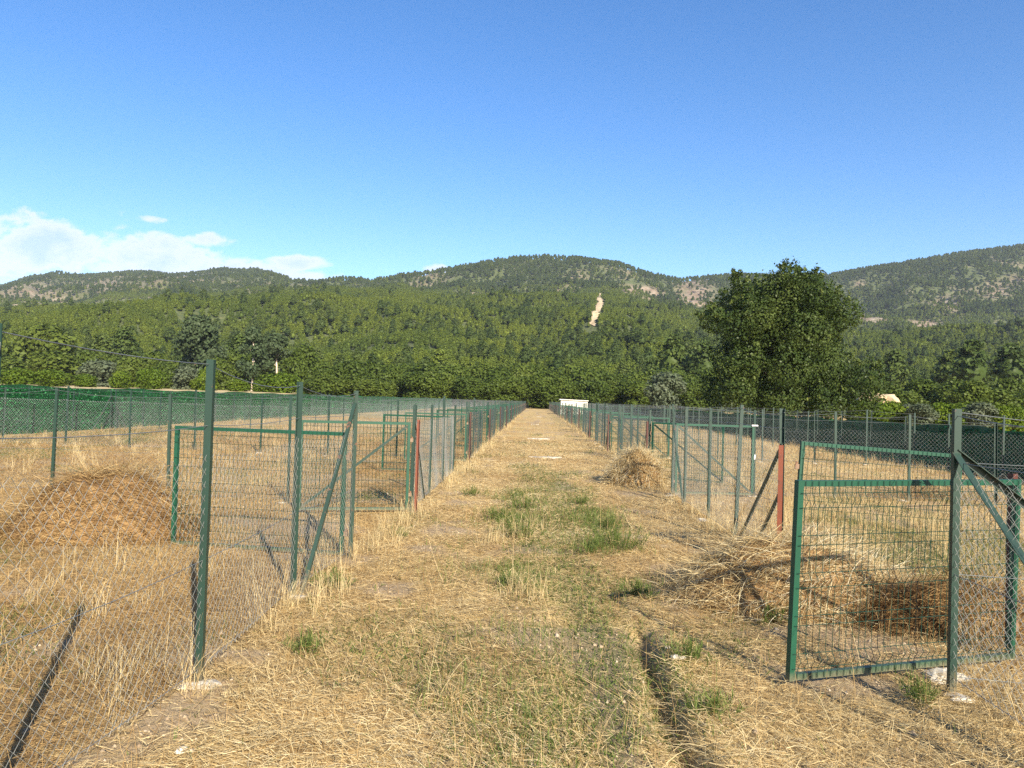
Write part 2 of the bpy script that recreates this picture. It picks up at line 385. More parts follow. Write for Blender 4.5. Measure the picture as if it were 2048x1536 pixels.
nx = len(hu); ii = (np.arange(len(hy)-1)[:, None]*nx+np.arange(nx-1)[None, :]).ravel()
hme = npmesh('hills', V, np.stack([ii, ii+1, ii+nx+1, ii+nx], 1), None, True)
def rowpx(px): return uv(px, 700)[0]
# bare and rocky places: (px, py, half width px, half height px, strength)
BARE = [(60, 590, 120, 40, .62), (230, 572, 100, 22, .6), (340, 560, 130, 16, .45), (520, 575, 80, 16, .4), (1385, 590, 42, 32, 1.0), (1270, 578, 60, 8, .9), (1310, 590, 30, 16, .7),
        (860, 545, 40, 20, .55), (1160, 552, 30, 14, .5), (1250, 548, 30, 12, .45), (935, 588, 40, 3, 1.1), (1120, 583, 40, 3, .8), (1900, 610, 50, 20, .7), (1850, 650, 45, 9, 1.0), (1740, 640, 45, 9, .8),
        (1990, 580, 40, 20, .6), (1720, 568, 16, 9, .6), (1820, 585, 12, 7, .6), (2030, 560, 25, 14, .6), (1118, 700, 6, 12, 1.3), (1240, 680, 7, 3, 1.2), (830, 590, 12, 4, .7), (100, 603, 60, 5, .8), (320, 596, 60, 5, .5)]
BARE_UV = [(*uv(px, py), a/F, c/F, s) for px, py, a, c, s in BARE]
def bare_hill(u, Y, z):
    v = (z-CAM_H)/Y; q = np.zeros_like(v)
    for u0, v0, a, c, s in BARE_UV:
        d = ((u-u0)/a)**2+((v-v0)/c)**2; q = np.maximum(q, s*np.exp(-d*1.1))
    n = fbm(u*Y/40, Y/40, 4, 93)
    q = q*(.45+1.1*n)
    far = sstep(1100, 1500, Y)*np.clip((fbm(u*Y/70, Y/70, 4, 95)-.56)*2.2, 0, .35)
    return np.clip(np.maximum(q, far), 0, 1)
hb = bare_hill(HUg.ravel(), HYg.ravel(), HZ.ravel())
a = hme.attributes.new('bare', 'FLOAT', 'POINT'); a.data.foreach_set('value', hb.astype(np.float32))
m, t, b = mat('hill_soil_and_scrub')
gcn = t.nodes.new('ShaderNodeNewGeometry'); pos = gcn.outputs['Position']
f1 = tnoise(t, .05, 6, .7, pos); f2 = tnoise(t, .35, 4, .7, pos)
r1 = ramp(t, [(.35, (.05, .07, .022)), (.55, (.075, .095, .028)), (.7, (.12, .12, .05))]); t.links.new(f2.outputs[0], r1.inputs[0])
r2 = ramp(t, [(.3, (.12, .075, .045)), (.5, (.23, .17, .115)), (.7, (.38, .32, .24))]); t.links.new(f1.outputs[0], r2.inputs[0])
r3 = ramp(t, [(.42, (0, 0, 0)), (.6, (1, 1, 1))]); t.links.new(f2.outputs[0], r3.inputs[0])
mm = t.nodes.new('ShaderNodeMath'); mm.operation = 'MULTIPLY_ADD'; mm.use_clamp = True; mm.inputs[1].default_value = 2.0; mm.inputs[2].default_value = -.12
f3 = tnoise(t, .06, 5, .75, pos); bm = t.nodes.new('ShaderNodeMath'); bm.operation = 'MULTIPLY_ADD'; bm.inputs[1].default_value = 3.2; bm.inputs[2].default_value = -.85; bm.use_clamp = True; t.links.new(f3.outputs[0], bm.inputs[0])
bm2 = t.nodes.new('ShaderNodeMath'); bm2.operation = 'MULTIPLY'; t.links.new(attr(t, 'bare'), bm2.inputs[0]); t.links.new(bm.outputs[0], bm2.inputs[1]); t.links.new(bm2.outputs[0], mm.inputs[0])
c = tmix(t, mm.outputs[0], r1.outputs[0], r2.outputs[0]); t.links.new(c, b.inputs['Base Color']); b.inputs['Roughness'].default_value = 1
bump(t, b, f2.outputs[0], 1, 2.0)
ho = newobj('hills', hme, m); tag(ho, kind='structure')

def hill_hit(px, py, y_from=260, y_to=3000):
    u, v = uv(px, py); Ys = np.geomspace(y_from, y_to, 900); z = terr(np.full(900, u), Ys)
    vv = (z-CAM_H)/Ys; k = np.argmax(vv >= v)
    return (u*Ys[k], Ys[k], float(z[k])) if vv[k] >= v else None

# pale dirt firebreak dropping down the middle slope
brk = []
for px, py, hw in [(1203, 589, 4), (1199, 597, 6), (1201, 606, 7), (1198, 615, 7), (1192, 624, 7), (1189, 633, 7), (1189, 642, 6), (1183, 649, 5), (1192, 655, 3)]:
    h = hill_hit(px, py)
    if h: brk.append((*h, hw/F*h[1]))
vs = []; fs = []
dense = []
for k in range(len(brk)-1):
    for q in np.linspace(0, 1, 9)[:-1]:
        dense.append([brk[k][i]*(1-q)+brk[k+1][i]*q for i in range(4)])
BRK = np.array(dense)
nb = 7
for k, (x, y, z, hw) in enumerate(dense):
    wob = 1+.35*math.sin(k*1.9)+.25*math.sin(k*.7)+.2*math.sin(k*4.1)
    for j in range(nb):
        X = x+hw*wob*(2*j/(nb-1)-1); vs.append((X, y, float(terr(np.array([X/y]), np.array([y]))[0])+.9))
for k in range(len(dense)-1):
    for j in range(nb-1): fs.append((k*nb+j, k*nb+j+1, (k+1)*nb+j+1, (k+1)*nb+j))
m, t, b = mat('pale_dirt'); gcn = t.nodes.new('ShaderNodeNewGeometry'); f1 = tnoise(t, .3, 5, .7, gcn.outputs['Position'])
r1 = ramp(t, [(.3, (.26, .19, .11)), (.5, (.46, .355, .22)), (.8, (.60, .50, .34))]); t.links.new(f1.outputs[0], r1.inputs[0]); t.links.new(r1.outputs[0], b.inputs['Base Color']); b.inputs['Roughness'].default_value = 1
M['dirt'] = m
o = newobj('dirt_track', npmesh('dirt_track', vs, fs), m); tag(o, 'pale bare dirt firebreak running down the middle hill slope', 'dirt track', kind='structure')

# ------------------------------------------------------------------ tree prototypes
def cards(cent, nrm, size, aspect=1.6, rs=None, jitter=.9):
    """one quad per centre, facing roughly nrm"""
    n = len(cent); g = rs or rng
    d = nrm+g.normal(0, jitter, (n, 3)); d /= np.linalg.norm(d, axis=1)[:, None]+1e-9
    r = g.normal(0, 1, (n, 3)); a = np.cross(d, r); a /= np.linalg.norm(a, axis=1)[:, None]+1e-9; b_ = np.cross(d, a)
    s = (size*g.uniform(.6, 1.35, n))[:, None]
    fold = d*s*g.uniform(-.25, .25, n)[:, None]
    V = np.stack([cent-a*s*aspect/2, cent-b_*s/2+fold, cent+a*s*aspect/2, cent+b_*s/2+fold], 1).reshape(-1, 3)
    Q = np.arange(4*n).reshape(-1, 4); return V, Q
def lobed(lobes, n, size, seed, inner=.72, aspect=1.6, flat=1.0, tintamp=.22):
    g = np.random.default_rng(seed); lobes = np.array(lobes, float)
    w_ = lobes[:, 3]**2; k = g.choice(len(lobes), n, p=w_/w_.sum())
    d = g.normal(0, 1, (n, 3)); d /= np.linalg.norm(d, axis=1)[:, None]
    rad = g.uniform(inner, 1.06, n)*(1+.16*np.sin(d[:, 0]*7+k)*np.cos(d[:, 2]*6+k*2)+.10*np.sin(d[:, 1]*13+k*3))
    c = lobes[k, :3]+d*(lobes[k, 3]*rad)[:, None]*np.array([1, 1, flat])
    V, Q = cards(c, d, np.full(n, size), aspect, g, .6)
    lt = g.uniform(0, 1, len(lobes))
    clump = fbm(c[:, 0]*1.1+c[:, 1]*.6, c[:, 2]*1.1, 3, seed)
    tint = np.clip(.12+.6*clump+tintamp*(lt[k]-.5)+.24*g.random(n), 0, 1)
    return V, Q, tint
def pine_mesh(seed, H=10.0, n=1500, spread=2.7, base=.22, lean=0):
    g = np.random.default_rng(seed); cs = []; ds = []
    nb_ = 46; per = n//nb_
    for i in range(nb_):
        f = (i+g.random())/nb_; z = H*(base+(1-base)*f)
        rr = spread*(1-f)**.62*g.uniform(.65, 1.15)+.3; a = g.uniform(0, 6.283)
        L_ = g.uniform(.35, 1.0, per); cx = math.cos(a)*rr*L_; cy = math.sin(a)*rr*L_
        sp_ = .32+.12*rr
        cs.append(np.stack([cx+g.normal(0, sp_, per), cy+g.normal(0, sp_, per), z+.22*rr*L_+g.normal(0, .22, per)], 1))
        ds.append(np.tile([math.cos(a)*.5, math.sin(a)*.5, .8], (per, 1)))
    c = np.concatenate(cs); d = np.concatenate(ds)
    V, Q = cards(c, d, np.full(len(c), .5), 1.7, g, .5)
    br = np.repeat(g.random(nb_), per)
    K = 11; R_ = 12; zz = np.linspace(base*H*.95, H*.97, K); f = (zz-zz[0])/(zz[-1]-zz[0])
    rr = (spread*.74*np.sin(np.pi*np.clip(f*.8+.16, 0, 1))**.8)*(1-f)**.35
    th = np.linspace(0, 2*np.pi, R_, endpoint=False); W_ = g.uniform(.72, 1.2, (K, R_))
    CV = np.stack([rr[:, None]*W_*np.cos(th), rr[:, None]*W_*np.sin(th), zz[:, None]+g.normal(0, .18, (K, R_))], -1).reshape(-1, 3)
    a_ = (np.arange(K-1)[:, None]*R_+np.arange(R_)).ravel(); b_ = (np.arange(K-1)[:, None]*R_+(np.arange(R_)+1) % R_).ravel()
    CQ = np.stack([a_, b_, b_+R_, a_+R_], 1)
    return npmesh('crown', np.concatenate([V, CV]), np.concatenate([Q, CQ+len(V)]), np.concatenate([np.clip(.2+.5*br+.15*g.random(len(c)), 0, 1), g.uniform(.2, .5, len(CQ))]))
def trunk_mesh(H, r0, r1, seed, limbs=6, zb=.3, wander=.03, reach=.22):
    g = random.Random(seed); mb = MB(); pts = []; n = 8
    for i in range(n): pts.append((g.uniform(-1, 1)*wander*H*i/n, g.uniform(-1, 1)*wander*H*i/n, -.4+(H+.4)*i/(n-1)))
    mb.tube(pts, [r0+(r1-r0)*i/(n-1) for i in range(n)], 7)
    for k in range(limbs):
        f = zb+(1-zb)*(k+.5)/limbs*.9; i = int(f*(n-1)); p = Vector(pts[i]); a = g.uniform(0, 6.28); q = H*reach*(1.1-f*.5)
        mb.tube([p, p+Vector((math.cos(a)*q*.5, math.sin(a)*q*.5, q*.35)), p+Vector((math.cos(a)*q, math.sin(a)*q, q*.7))], [r0*.4, r0*.25, r0*.08], 5)
    return mb.mesh('trunk', True)
def rnd_lobes(seed, n, H, W, zb=.3, rr=(.16, .26)):
    g = random.Random(seed); out = []
    for k in range(n):
        z = H*(zb+(1-zb)*(k+.5)/n); env = W/2*math.sin(math.pi*min(.93, max(.22, (z/H-zb*.5)/(1-zb*.4))))**.7
        r = W*g.uniform(*rr); a = g.uniform(0, 6.28); q = max(0, env-r)*g.uniform(.4, 1)
        out.append((math.cos(a)*q, math.sin(a)*q, min(z, H-r*.95), r))
    return out
PROTO = {}
def proto(kind, crown, cm, trunk, tm):
    if not crown.materials: crown.materials.append(cm)
    if trunk is not None and not trunk.materials: trunk.materials.append(tm)
    PROTO.setdefault(kind, []).append((crown, trunk))
for s_ in range(4):
    proto('pine', pine_mesh(100+s_, 10, 1500, 2.5+.25*s_, .16+.05*s_), M['pine'], trunk_mesh(9, .2, .05, s_, 5, .3, .02, .14), M['bark'])
for s_ in range(2):
    proto('tall_pine', pine_mesh(120+s_, 13, 1500, 3.3, .48), M['pine_dark'], trunk_mesh(12.4, .2, .07, 10+s_, 6, .5, .02, .15), M['pale_bark'])
for s_ in range(3):
    V, Q, ti = lobed(rnd_lobes(30+s_, 20, 8, 8, .12), 5200, .34, 40+s_)
    proto('broad', npmesh('crown', V, Q, ti), M['broad'], trunk_mesh(6, .25, .08, 20+s_, 7, .3, .04, .3), M['bark'])
V, Q, ti = lobed(rnd_lobes(51, 26, 14, 10, .12, (.16, .24)), 9500, .36, 52)
proto('euc', npmesh('crown', V, Q, ti), M['euc'], trunk_mesh(12, .3, .08, 31, 8, .3, .04, .25), M['bark'])
V, Q, ti = lobed(rnd_lobes(53, 18, 13, 7, .36, (.12, .2)), 4200, .34, 54, .6)
proto('white_trunk', npmesh('crown', V, Q, ti), M['euc'], trunk_mesh(12, .2, .08, 33, 7, .6, .02, .1), M['pale_bark'])
for s_ in range(2):
    V, Q, ti = lobed(rnd_lobes(60+s_, 14, 4, 5.4, .1, (.2, .27)), 3600, .26, 62+s_)
    proto('citrus', npmesh('crown', V, Q, ti), M['citrus'], trunk_mesh(2.6, .12, .04, 41+s_, 5, .3, .05, .35), M['bark'])
V, Q, ti = lobed(rnd_lobes(70, 14, 5, 5, .12, (.16, .26)), 3800, .24, 71)
proto('grey_shrub', npmesh('crown', V, Q, ti), M['grey_leaf'], trunk_mesh(3.5, .12, .05, 45, 5, .3, .05, .3), M['bark'])
HT = {'pine': 10, 'tall_pine': 13.3, 'broad': 8.2, 'euc': 14, 'white_trunk': 13, 'citrus': 4.2, 'grey_shrub': 5.2}
PART = {}
def tree(name, kind, px, Y, top, wid=None, label='', cat='tree', group=None, base=0.0, var=None):
    """a tree whose top reaches photo row `top` and whose crown is `wid` photo pixels wide, standing Y metres away"""
    u, v = uv(px, top); H = v*Y+CAM_H-base
    vv = PROTO[kind]; cr_, tk = vv[(var if var is not None else random.randrange(99)) % len(vv)]
    s_ = H/HT[kind]; e = empty(name, (u*Y, Y, base), random.uniform(0, 6.28))
    sx = s_
    if wid:
        bw = max(abs(v_.co.x) for v_ in cr_.vertices)*1.75 if cr_.name not in PART else PART[cr_.name]
        PART[cr_.name] = bw; sx = wid/F*Y/bw
    e.scale = (sx, sx, s_)
    tag(e, label, cat, group)
    newobj('crown', cr_, None, e)
    if tk is not None: newobj('trunk', tk, None, e)
    return e

# ------------------------------------------------------------------ the wood on the hills (nobody could count it)
def forest(name, y_lo, y_hi, spacing, kinds, seed, scale, label, dens_fn=None):
    g = np.random.default_rng(seed); area = (y_hi**2-y_lo**2)/2*1.62; n = int(area/spacing**2)
    u = g.uniform(-.82, .80, n); Y = np.sqrt(g.uniform(y_lo**2, y_hi**2, n)); z = terr(u, Y)
    sc = g.uniform(scale[0], scale[1], n); v = (z+9*sc-CAM_H)/Y
    ub = np.linspace(-.83, .81, 260); yb = np.geomspace(235, 3600, 260)
    UB, YB = np.meshgrid(ub, yb); VB = (terr(UB, YB)+4-CAM_H)/YB; run = np.maximum.accumulate(VB, 0)
    iu = np.clip(np.searchsorted(ub, u), 0, 259); iy = np.clip(np.searchsorted(yb, Y)-1, 0, 259)
    keep = v > run[iy, iu]-.012
    bh = bare_hill(u, Y, z); keep &= g.random(n) > np.clip(bh*1.15, 0, .94)
    if dens_fn is not None: keep &= g.random(n) < dens_fn(u, Y, z)
    x = u*Y
    for bx, by, bz, hw in BRK: keep &= ~((np.abs(x-bx*Y/by) < hw*1.15) & (Y < by+8) & (Y > by-42) & (g.random(n) < .95))
    x, Y, z, sc = x[keep], Y[keep], z[keep], sc[keep]
    me = bpy.data.meshes.new(name); me.vertices.add(len(x)); me.vertices.foreach_set('co', np.stack([x, Y, z-.3], 1).astype(np.float32).ravel())
    kk = g.integers(0, len(kinds), len(x))
    for nm, ty, val in (('sc', 'FLOAT', sc), ('rz', 'FLOAT', g.uniform(0, 6.283, len(x))), ('pick', 'INT', kk)):
        a = me.attributes.new(nm, ty, 'POINT'); a.data.foreach_set('value', val.astype(np.float32 if ty == 'FLOAT' else np.int32))
    me.update(); o = newobj(name, me); tag(o, label, 'forest', kind='stuff')
    ng = bpy.data.node_groups.new(name, 'GeometryNodeTree')
    ng.interface.new_socket('Geometry', in_out='INPUT', socket_type='NodeSocketGeometry'); ng.interface.new_socket('Geometry', in_out='OUTPUT', socket_type='NodeSocketGeometry')
    gi = ng.nodes.new('NodeGroupInput'); gout = ng.nodes.new('NodeGroupOutput')
    iop = ng.nodes.new('GeometryNodeInstanceOnPoints'); jn = ng.nodes.new('GeometryNodeJoinGeometry')
    for ob in kinds[::-1]:
        oi = ng.nodes.new('GeometryNodeObjectInfo'); oi.inputs['Object'].default_value = ob; oi.inputs['As Instance'].default_value = True
        ng.links.new(oi.outputs['Geometry'], jn.inputs[0])
    def na(nm, ty):
        q = ng.nodes.new('GeometryNodeInputNamedAttribute'); q.data_type = ty; q.inputs['Name'].default_value = nm; return q.outputs['Attribute']
    ng.links.new(gi.outputs[0], iop.inputs['Points']); ng.links.new(jn.outputs[0], iop.inputs['Instance'])
    iop.inputs['Pick Instance'].default_value = True; ng.links.new(na('pick', 'INT'), iop.inputs['Instance Index'])
    cx = ng.nodes.new('ShaderNodeCombineXYZ'); ng.links.new(na('rz', 'FLOAT'), cx.inputs[2]); ng.links.new(cx.outputs[0], iop.inputs['Rotation'])
    ng.links.new(na('sc', 'FLOAT'), iop.inputs['Scale']); ng.links.new(iop.outputs[0], gout.inputs[0])
    o.modifiers.new('trees', 'NODES').node_group = ng
    print(name, len(x)); return o

# ------------------------------------------------------------------ countable trees at the foot of the hills
NTH = ['first', 'second', 'third', 'fourth', 'fifth', 'sixth', 'seventh', 'eighth', 'ninth', 'tenth', 'eleventh', 'twelfth', 'thirteenth', 'fourteenth', 'fifteenth', 'sixteenth', 'seventeenth', 'eighteenth', 'nineteenth', 'twentieth']
def nth(i):
    if i < 20: return NTH[i]
    tens = ['twenty', 'thirty', 'forty'][(i+1)//10-2]; k = (i+1) % 10
    return (tens[:-1]+'ieth') if k == 0 else tens+'-'+NTH[k-1]
def place_big_tree():
    Y0_ = 75.0; sc_ = Y0_/F; u0, _ = uv(1560, 830); x0 = u0*Y0_
    lob = []; g = random.Random(4); px_c = 1562
    for px, py, r in [(1545, 590, 58), (1600, 602, 58), (1492, 603, 48), (1648, 645, 52), (1500, 655, 56), (1580, 672, 66), (1430, 640, 30), (1452, 662, 32), (1655, 695, 42), (1482, 722, 52),
                      (1550, 742, 68), (1628, 742, 62), (1690, 764, 40), (1716, 772, 26), (1468, 782, 46), (1540, 800, 50), (1620, 805, 50), (1680, 806, 34), (1550, 558, 26), (1588, 568, 30), (1512, 574, 28), (1638, 596, 34), (1458, 742, 30), (1470, 560, 16), (1418, 632, 16), (1525, 620, 50), (1676, 640, 20), (1737, 760, 14)]:
        u, v = uv(px_c+(px-px_c)*1.07, py+10 if py < 640 else py); rr = r*sc_*1.02
        lob.append((u*Y0_-x0, g.uniform(-1, .6)*(5.5-rr*.6), v*Y0_+CAM_H, rr*.90))
        if r > 45: lob.append((u*Y0_-x0, -g.uniform(2.0, 4.6), v*Y0_+CAM_H+g.uniform(-.6, .6), rr*.62)); lob.append((u*Y0_-x0+g.uniform(-1, 1), g.uniform(1.5, 4.5), v*Y0_+CAM_H, rr*.7))
    n = 95000; V, Q, ti = lobed(lob, n, .15, 5, .74, 1.6, 1, .25)
    # sprigs that break the outline
    g2 = np.random.default_rng(8); L_ = np.array(lob); k = g2.integers(0, len(L_), 520); d = g2.normal(0, 1, (520, 3)); d[:, 2] = np.abs(d[:, 2])*1.2; d /= np.linalg.norm(d, axis=1)[:, None]
    st = g2.uniform(.0, 1, (520, 16)); ce = (L_[k, :3]+d*(L_[k, 3]*1.0)[:, None])[:, None, :]+d[:, None, :]*st[..., None]*.6+g2.normal(0, .09, (520, 16, 3))
    V2, Q2 = cards(ce.reshape(-1, 3), np.repeat(d, 16, 0), np.full(520*16, .17), 1.9, g2)
    me = npmesh('crown', np.concatenate([V, V2]), np.concatenate([Q, Q2+len(V)]), np.concatenate([ti, g2.uniform(.3, 1, 520*16)]))
    e = empty('broadleaf_tree', (x0, Y0_, 0)); tag(e, 'huge dark green broadleaf tree standing alone behind the right fences', 'tree')
    newobj('crown', me, M['big'], e)
    mb = MB(); gg = random.Random(2)
    mb.tube([(0, 0, -.5), (.1, 0, 2), (-.2, .1, 5), (.1, 0, 8.5), (.2, 0, 11)], [.6, .45, .36, .22, .1], 9)
    for k in range(13):
        z = 1.2+k*.62; a_ = gg.uniform(0, 6.28); q = gg.uniform(3, 5.5)
        mb.tube([(0, 0, z), (math.cos(a_)*q*.5, math.sin(a_)*q*.4, z+q*.3), (math.cos(a_)*q, math.sin(a_)*q*.75, z+q*.55)], [.2, .12, .04], 6)
    mb.build('trunk', M['bark'], e, True)
place_big_tree()

cit = [(36, 165, 735, 60), (102, 168, 738, 58), (172, 170, 748, 50), (243, 172, 742, 44), (300, 176, 735, 48), (417, 178, 733, 46), (565, 180, 744, 66), (395, 182, 757, 36), (478, 184, 757, 44), (520, 186, 760, 40)]
for i, (px, Y, top, wd) in enumerate(sorted(cit)):
    tree('citrus_bush', 'citrus', px, Y, top, wd, f'round yellow-green bush behind the left green screen, {nth(i)} from the left', 'bush', 'citrus bushes behind the left screen', 1.6)
lt = [('broadleaf_tree', 'broad', 20, 205, 715, 90, 'bushy green tree at the left edge behind the round bushes'),
      ('broadleaf_tree', 'broad', 112, 195, 702, 110, 'wide domed bright green tree behind the leftmost round bushes'),
      ('broadleaf_tree', 'broad', 95, 235, 650, 120, 'tall domed green tree rising above the wide domed tree at left'),
      ('broadleaf_tree', 'grey_shrub', 205, 190, 718, 80, 'greyish green loose tree right of the wide domed tree'),
      ('broadleaf_tree', 'broad', 262, 192, 715, 70, 'dark bushy tree left of the big grey-green tree'),
      ('broadleaf_tree', 'euc', 397, 215, 632, 115, 'big rounded grey-green tree left of the white trunks'),
      ('broadleaf_tree', 'grey_shrub', 372, 182, 732, 60, 'pale leaved shrub below the big grey-green tree'),
      ('broadleaf_tree', 'broad', 335, 195, 725, 60, 'dark shrub at the left foot of the big grey-green tree'),
      ('broadleaf_tree', 'broad', 440, 198, 715, 60, 'dark tree at the right foot of the big grey-green tree'),
      ('white_trunk_tree', 'white_trunk', 508, 200, 655, 62, 'slender tree with white lower trunk above the low yellow bushes'),
      ('white_trunk_tree', 'white_trunk', 556, 205, 668, 72, 'airy green tree just right of the white trunk'),
      ('broadleaf_tree', 'broad', 610, 205, 690, 80, 'olive green tree behind the nearest round bush, left of the hedge'),
      ('broadleaf_tree', 'broad', 650, 190, 738, 60, 'bushy tree at the left end of the dark hedge'),
      ('broadleaf_tree', 'broad', 702, 188, 722, 80, 'darkest rounded tree near the left end of the hedge'),
      ('broadleaf_tree', 'grey_shrub', 1332, 150, 742, 74, 'grey-leaved round tree between the white hut and the big tree')]
for nm, k, px, Y, top, wd, lb in lt: tree(nm, k, px, Y, top, wd, lb, 'tree')
tp = [(250, 262, 655), (205, 255, 668), (60, 258, 672), (1410, 240, 684), (1385, 262, 700), (1345, 250, 672), (1945, 232, 680), (1900, 250, 700), (2020, 236, 690), (620, 262, 705), (715, 262, 712), (1790, 260, 700), (745, 266, 708), (480, 255, 668)]
for i, (px, Y, top) in enumerate(sorted(tp)):
    u = uv(px, 700)[0]; zb_ = max(-.3, float(terr(np.array([u]), np.array([Y]))[0]))
    tree('tall_pine', 'tall_pine', px, Y, top, None, f'tall bare-trunked pine at the foot of the hills, {nth(i)} from the left', 'pine tree', 'tall pines at the foot of the hills', zb_-.2)
hg = []
px = 625
while px < 1420:
    hg.append((px, random.uniform(178, 190), random.uniform(742, 768), random.uniform(54, 80))); px += random.uniform(20, 29)
for i, (px, Y, top, wd) in enumerate(hg):
    tree('hedge_tree', 'broad', px, Y, top+.012*(px-1075), wd, f'leafy dark tree in the front hedge at the track end, {nth(i)} from the left', 'tree', 'front row of the hedge at the track end')
hb2 = []
px = 640
while px < 1440:
    hb2.append((px, random.uniform(200, 222), random.uniform(722, 748), random.uniform(60, 95))); px += random.uniform(30, 40)
for i, (px, Y, top, wd) in enumerate(hb2):
    tree('hedge_tree', 'broad', px, Y, top+.012*(px-1075), wd, f'taller green tree in the back row behind the hedge, {nth(i)} from the left', 'tree', 'back row behind the hedge')
rt = []
px = 1735
while px < 2140:
    rt.append((px, random.uniform(120, 170), random.uniform(752, 786), random.uniform(70, 110))); px += random.uniform(30, 42)
for i, (px, Y, top, wd) in enumerate(rt):
    tree('broadleaf_tree', 'broad', px, Y, top, wd, f'dark bushy tree beyond the right screen, {nth(i)} from the big tree', 'tree', 'bushy trees right of the big tree')
rb_ = []
px = 1722
while px < 2120:
    rb_.append((px, random.uniform(84, 92), random.uniform(798, 806)+.02*(px-1722), random.uniform(50, 70))); px += random.uniform(26, 36)
for i, (px, Y, top, wd) in enumerate(rb_):
    k = 'grey_shrub' if i in (3, 4, 8) else 'citrus'
    tree('low_bush', k, px, Y, top, wd, f'low {"greyish" if k != "citrus" else "bright green"} bush behind the right screen, {nth(i)} from the big tree', 'bush', 'low bushes behind the right screen')
px = -60; i = 0
lb2 = []
while px < 640:
    lb2.append((px, random.uniform(222, 245), random.uniform(700, 725), random.uniform(60, 90))); px += random.uniform(36, 48)
for i, (px, Y, top, wd) in enumerate(lb2):
    tree('broadleaf_tree', 'broad', px, Y, top, wd, f'green tree in the row behind the round bushes, {nth(i)} from the left', 'tree', 'tree row behind the round bushes')

src = [o for o in bpy.data.objects if o.name.split('.')[0] == 'crown']
pines = []
for k in range(4):      # four young pines on the lowest slope; the wood repeats their crowns
    px = [90, 560, 880, 1500][k]; u = uv(px, 700)[0]; Yp = 275; zb_ = float(terr(np.array([u]), np.array([Yp]))[0])
    e = tree('young_pine', 'pine', px, Yp, 700, None, ['young bright pine above the bushes at far left', 'young bright pine above the white trunks', 'young bright pine above the hedge left of the track', 'young bright pine behind the big tree'][k], 'pine tree', None, zb_-.2, k)
    pines.append(e.children[0])
dark = [o for o in src if o.data == PROTO['tall_pine'][0][0]][:1]+[o for o in src if o.data == PROTO['tall_pine'][1][0]][:1]
forest('pine_forest', 262, 1450, 3.7, pines, 3, (.36, .66), 'dense young bright green pine wood on the middle slopes')
def mixd(u, Y, z): return np.clip(.25+1.2*(fbm(u*Y/90, Y/90, 3, 55)-.42)*2, 0, 1)*np.where(Y < 600, 1, .5)
forest('mature_pine_forest', 262, 1250, 12, dark, 5, (.5, .95), 'older darker pines standing among the young wood', mixd)
forest('far_pine_forest', 1350, 2900, 8.0, pines[:1]+dark+dark, 4, (.62, 1.05), 'dark pine wood covering the far ridges', lambda u, Y, z: np.where(u < rowpx(600), .62, 1.0))

# ------------------------------------------------------------------ chain-link, posts, gates
_cache = {}
def chain_mesh(Lx, z0, z1, lod, sag=0.0, seed=0):
    """chain-link in the XZ plane from x=0 to x=Lx"""
    key = (round(Lx, 2), z0, z1, lod, sag, seed)
    if key in _cache: return _cache[key]
    cell = .078 if lod < 2 else .12; rad = (.0014, .0012, .0016)[lod]
    nw = max(2, int(round(Lx/(cell/2)))); ns = int(round((z1-z0)/(cell/2)))
    g = np.random.default_rng(seed+3); i = np.arange(nw)[:, None]; j = np.arange(ns+1)[None, :]
    x = (i+.5+.5*np.where((i+j) % 2 == 0, -1., 1.)*np.ones_like(j))*Lx/nw
    x = np.clip(x, 0, Lx); f = x/Lx
    topz = z1-sag*4*f*(1-f)+.01*np.sin(f*9+seed)
    z = z0+(topz-z0)*j/ns
    x = x+.012*np.sin(z*7+seed)*(4*f*(1-f)); y = .015*np.sin(f*6.3+z*3+seed)*(4*f*(1-f))+.0016*np.where((i+j) % 2 == 0, -1, 1)
    P = np.stack([x, y*np.ones_like(x), z*np.ones_like(x)], -1)         # nw, ns+1, 3
    sides = 3 if lod == 0 else 2
    offs = [(rad, 0, 0), (-rad*.5, rad*.87, 0), (-rad*.5, -rad*.87, 0)] if sides == 3 else [(rad, rad*.7, 0), (-rad, -rad*.7, 0)]
    V = np.stack([P+np.array(o_) for o_ in offs], 2).reshape(-1, 3)
    b0 = (np.arange(nw)[:, None]*(ns+1)+np.arange(ns)[None, :]).ravel()*sides
    Qs = []
    for k in range(sides if sides == 3 else 1):
        k2 = (k+1) % sides; Qs.append(np.stack([b0+k, b0+k2, b0+sides+k2, b0+sides+k], 1))
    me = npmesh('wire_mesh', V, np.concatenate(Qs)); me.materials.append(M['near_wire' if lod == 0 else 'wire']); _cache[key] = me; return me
def post_mesh(h, kind='green', w_=.042):
    key = ('post', round(h, 2), kind, w_)
    if key in _cache: return _cache[key]
    mb = MB(); mb.angle((0, 0, -.3), (0, 0, h), w_, .005)
    me = mb.mesh('post'); me.materials.append(M['rust'] if kind == 'rust' else M['red'] if kind == 'red' else M['post_worn'] if kind == 'worn' else M['post']); _cache[key] = me; return me
def footing_mesh(k):
    key = ('foot', k)
    if key in _cache: return _cache[key]
    g = random.Random(k); o = lumps('tmp', [(g.uniform(-.05, .05), g.uniform(-.05, .05), 0, g.uniform(.07, .12)), (g.uniform(-.12, .12), g.uniform(-.1, .1), 0, .06)], M['concrete'], None, k, .35)
    me = o.data; bpy.data.objects.remove(o); me.name = 'footing'; _cache[key] = me; return me
def cname(o, n): o.name = n; return o
fcount = [0]
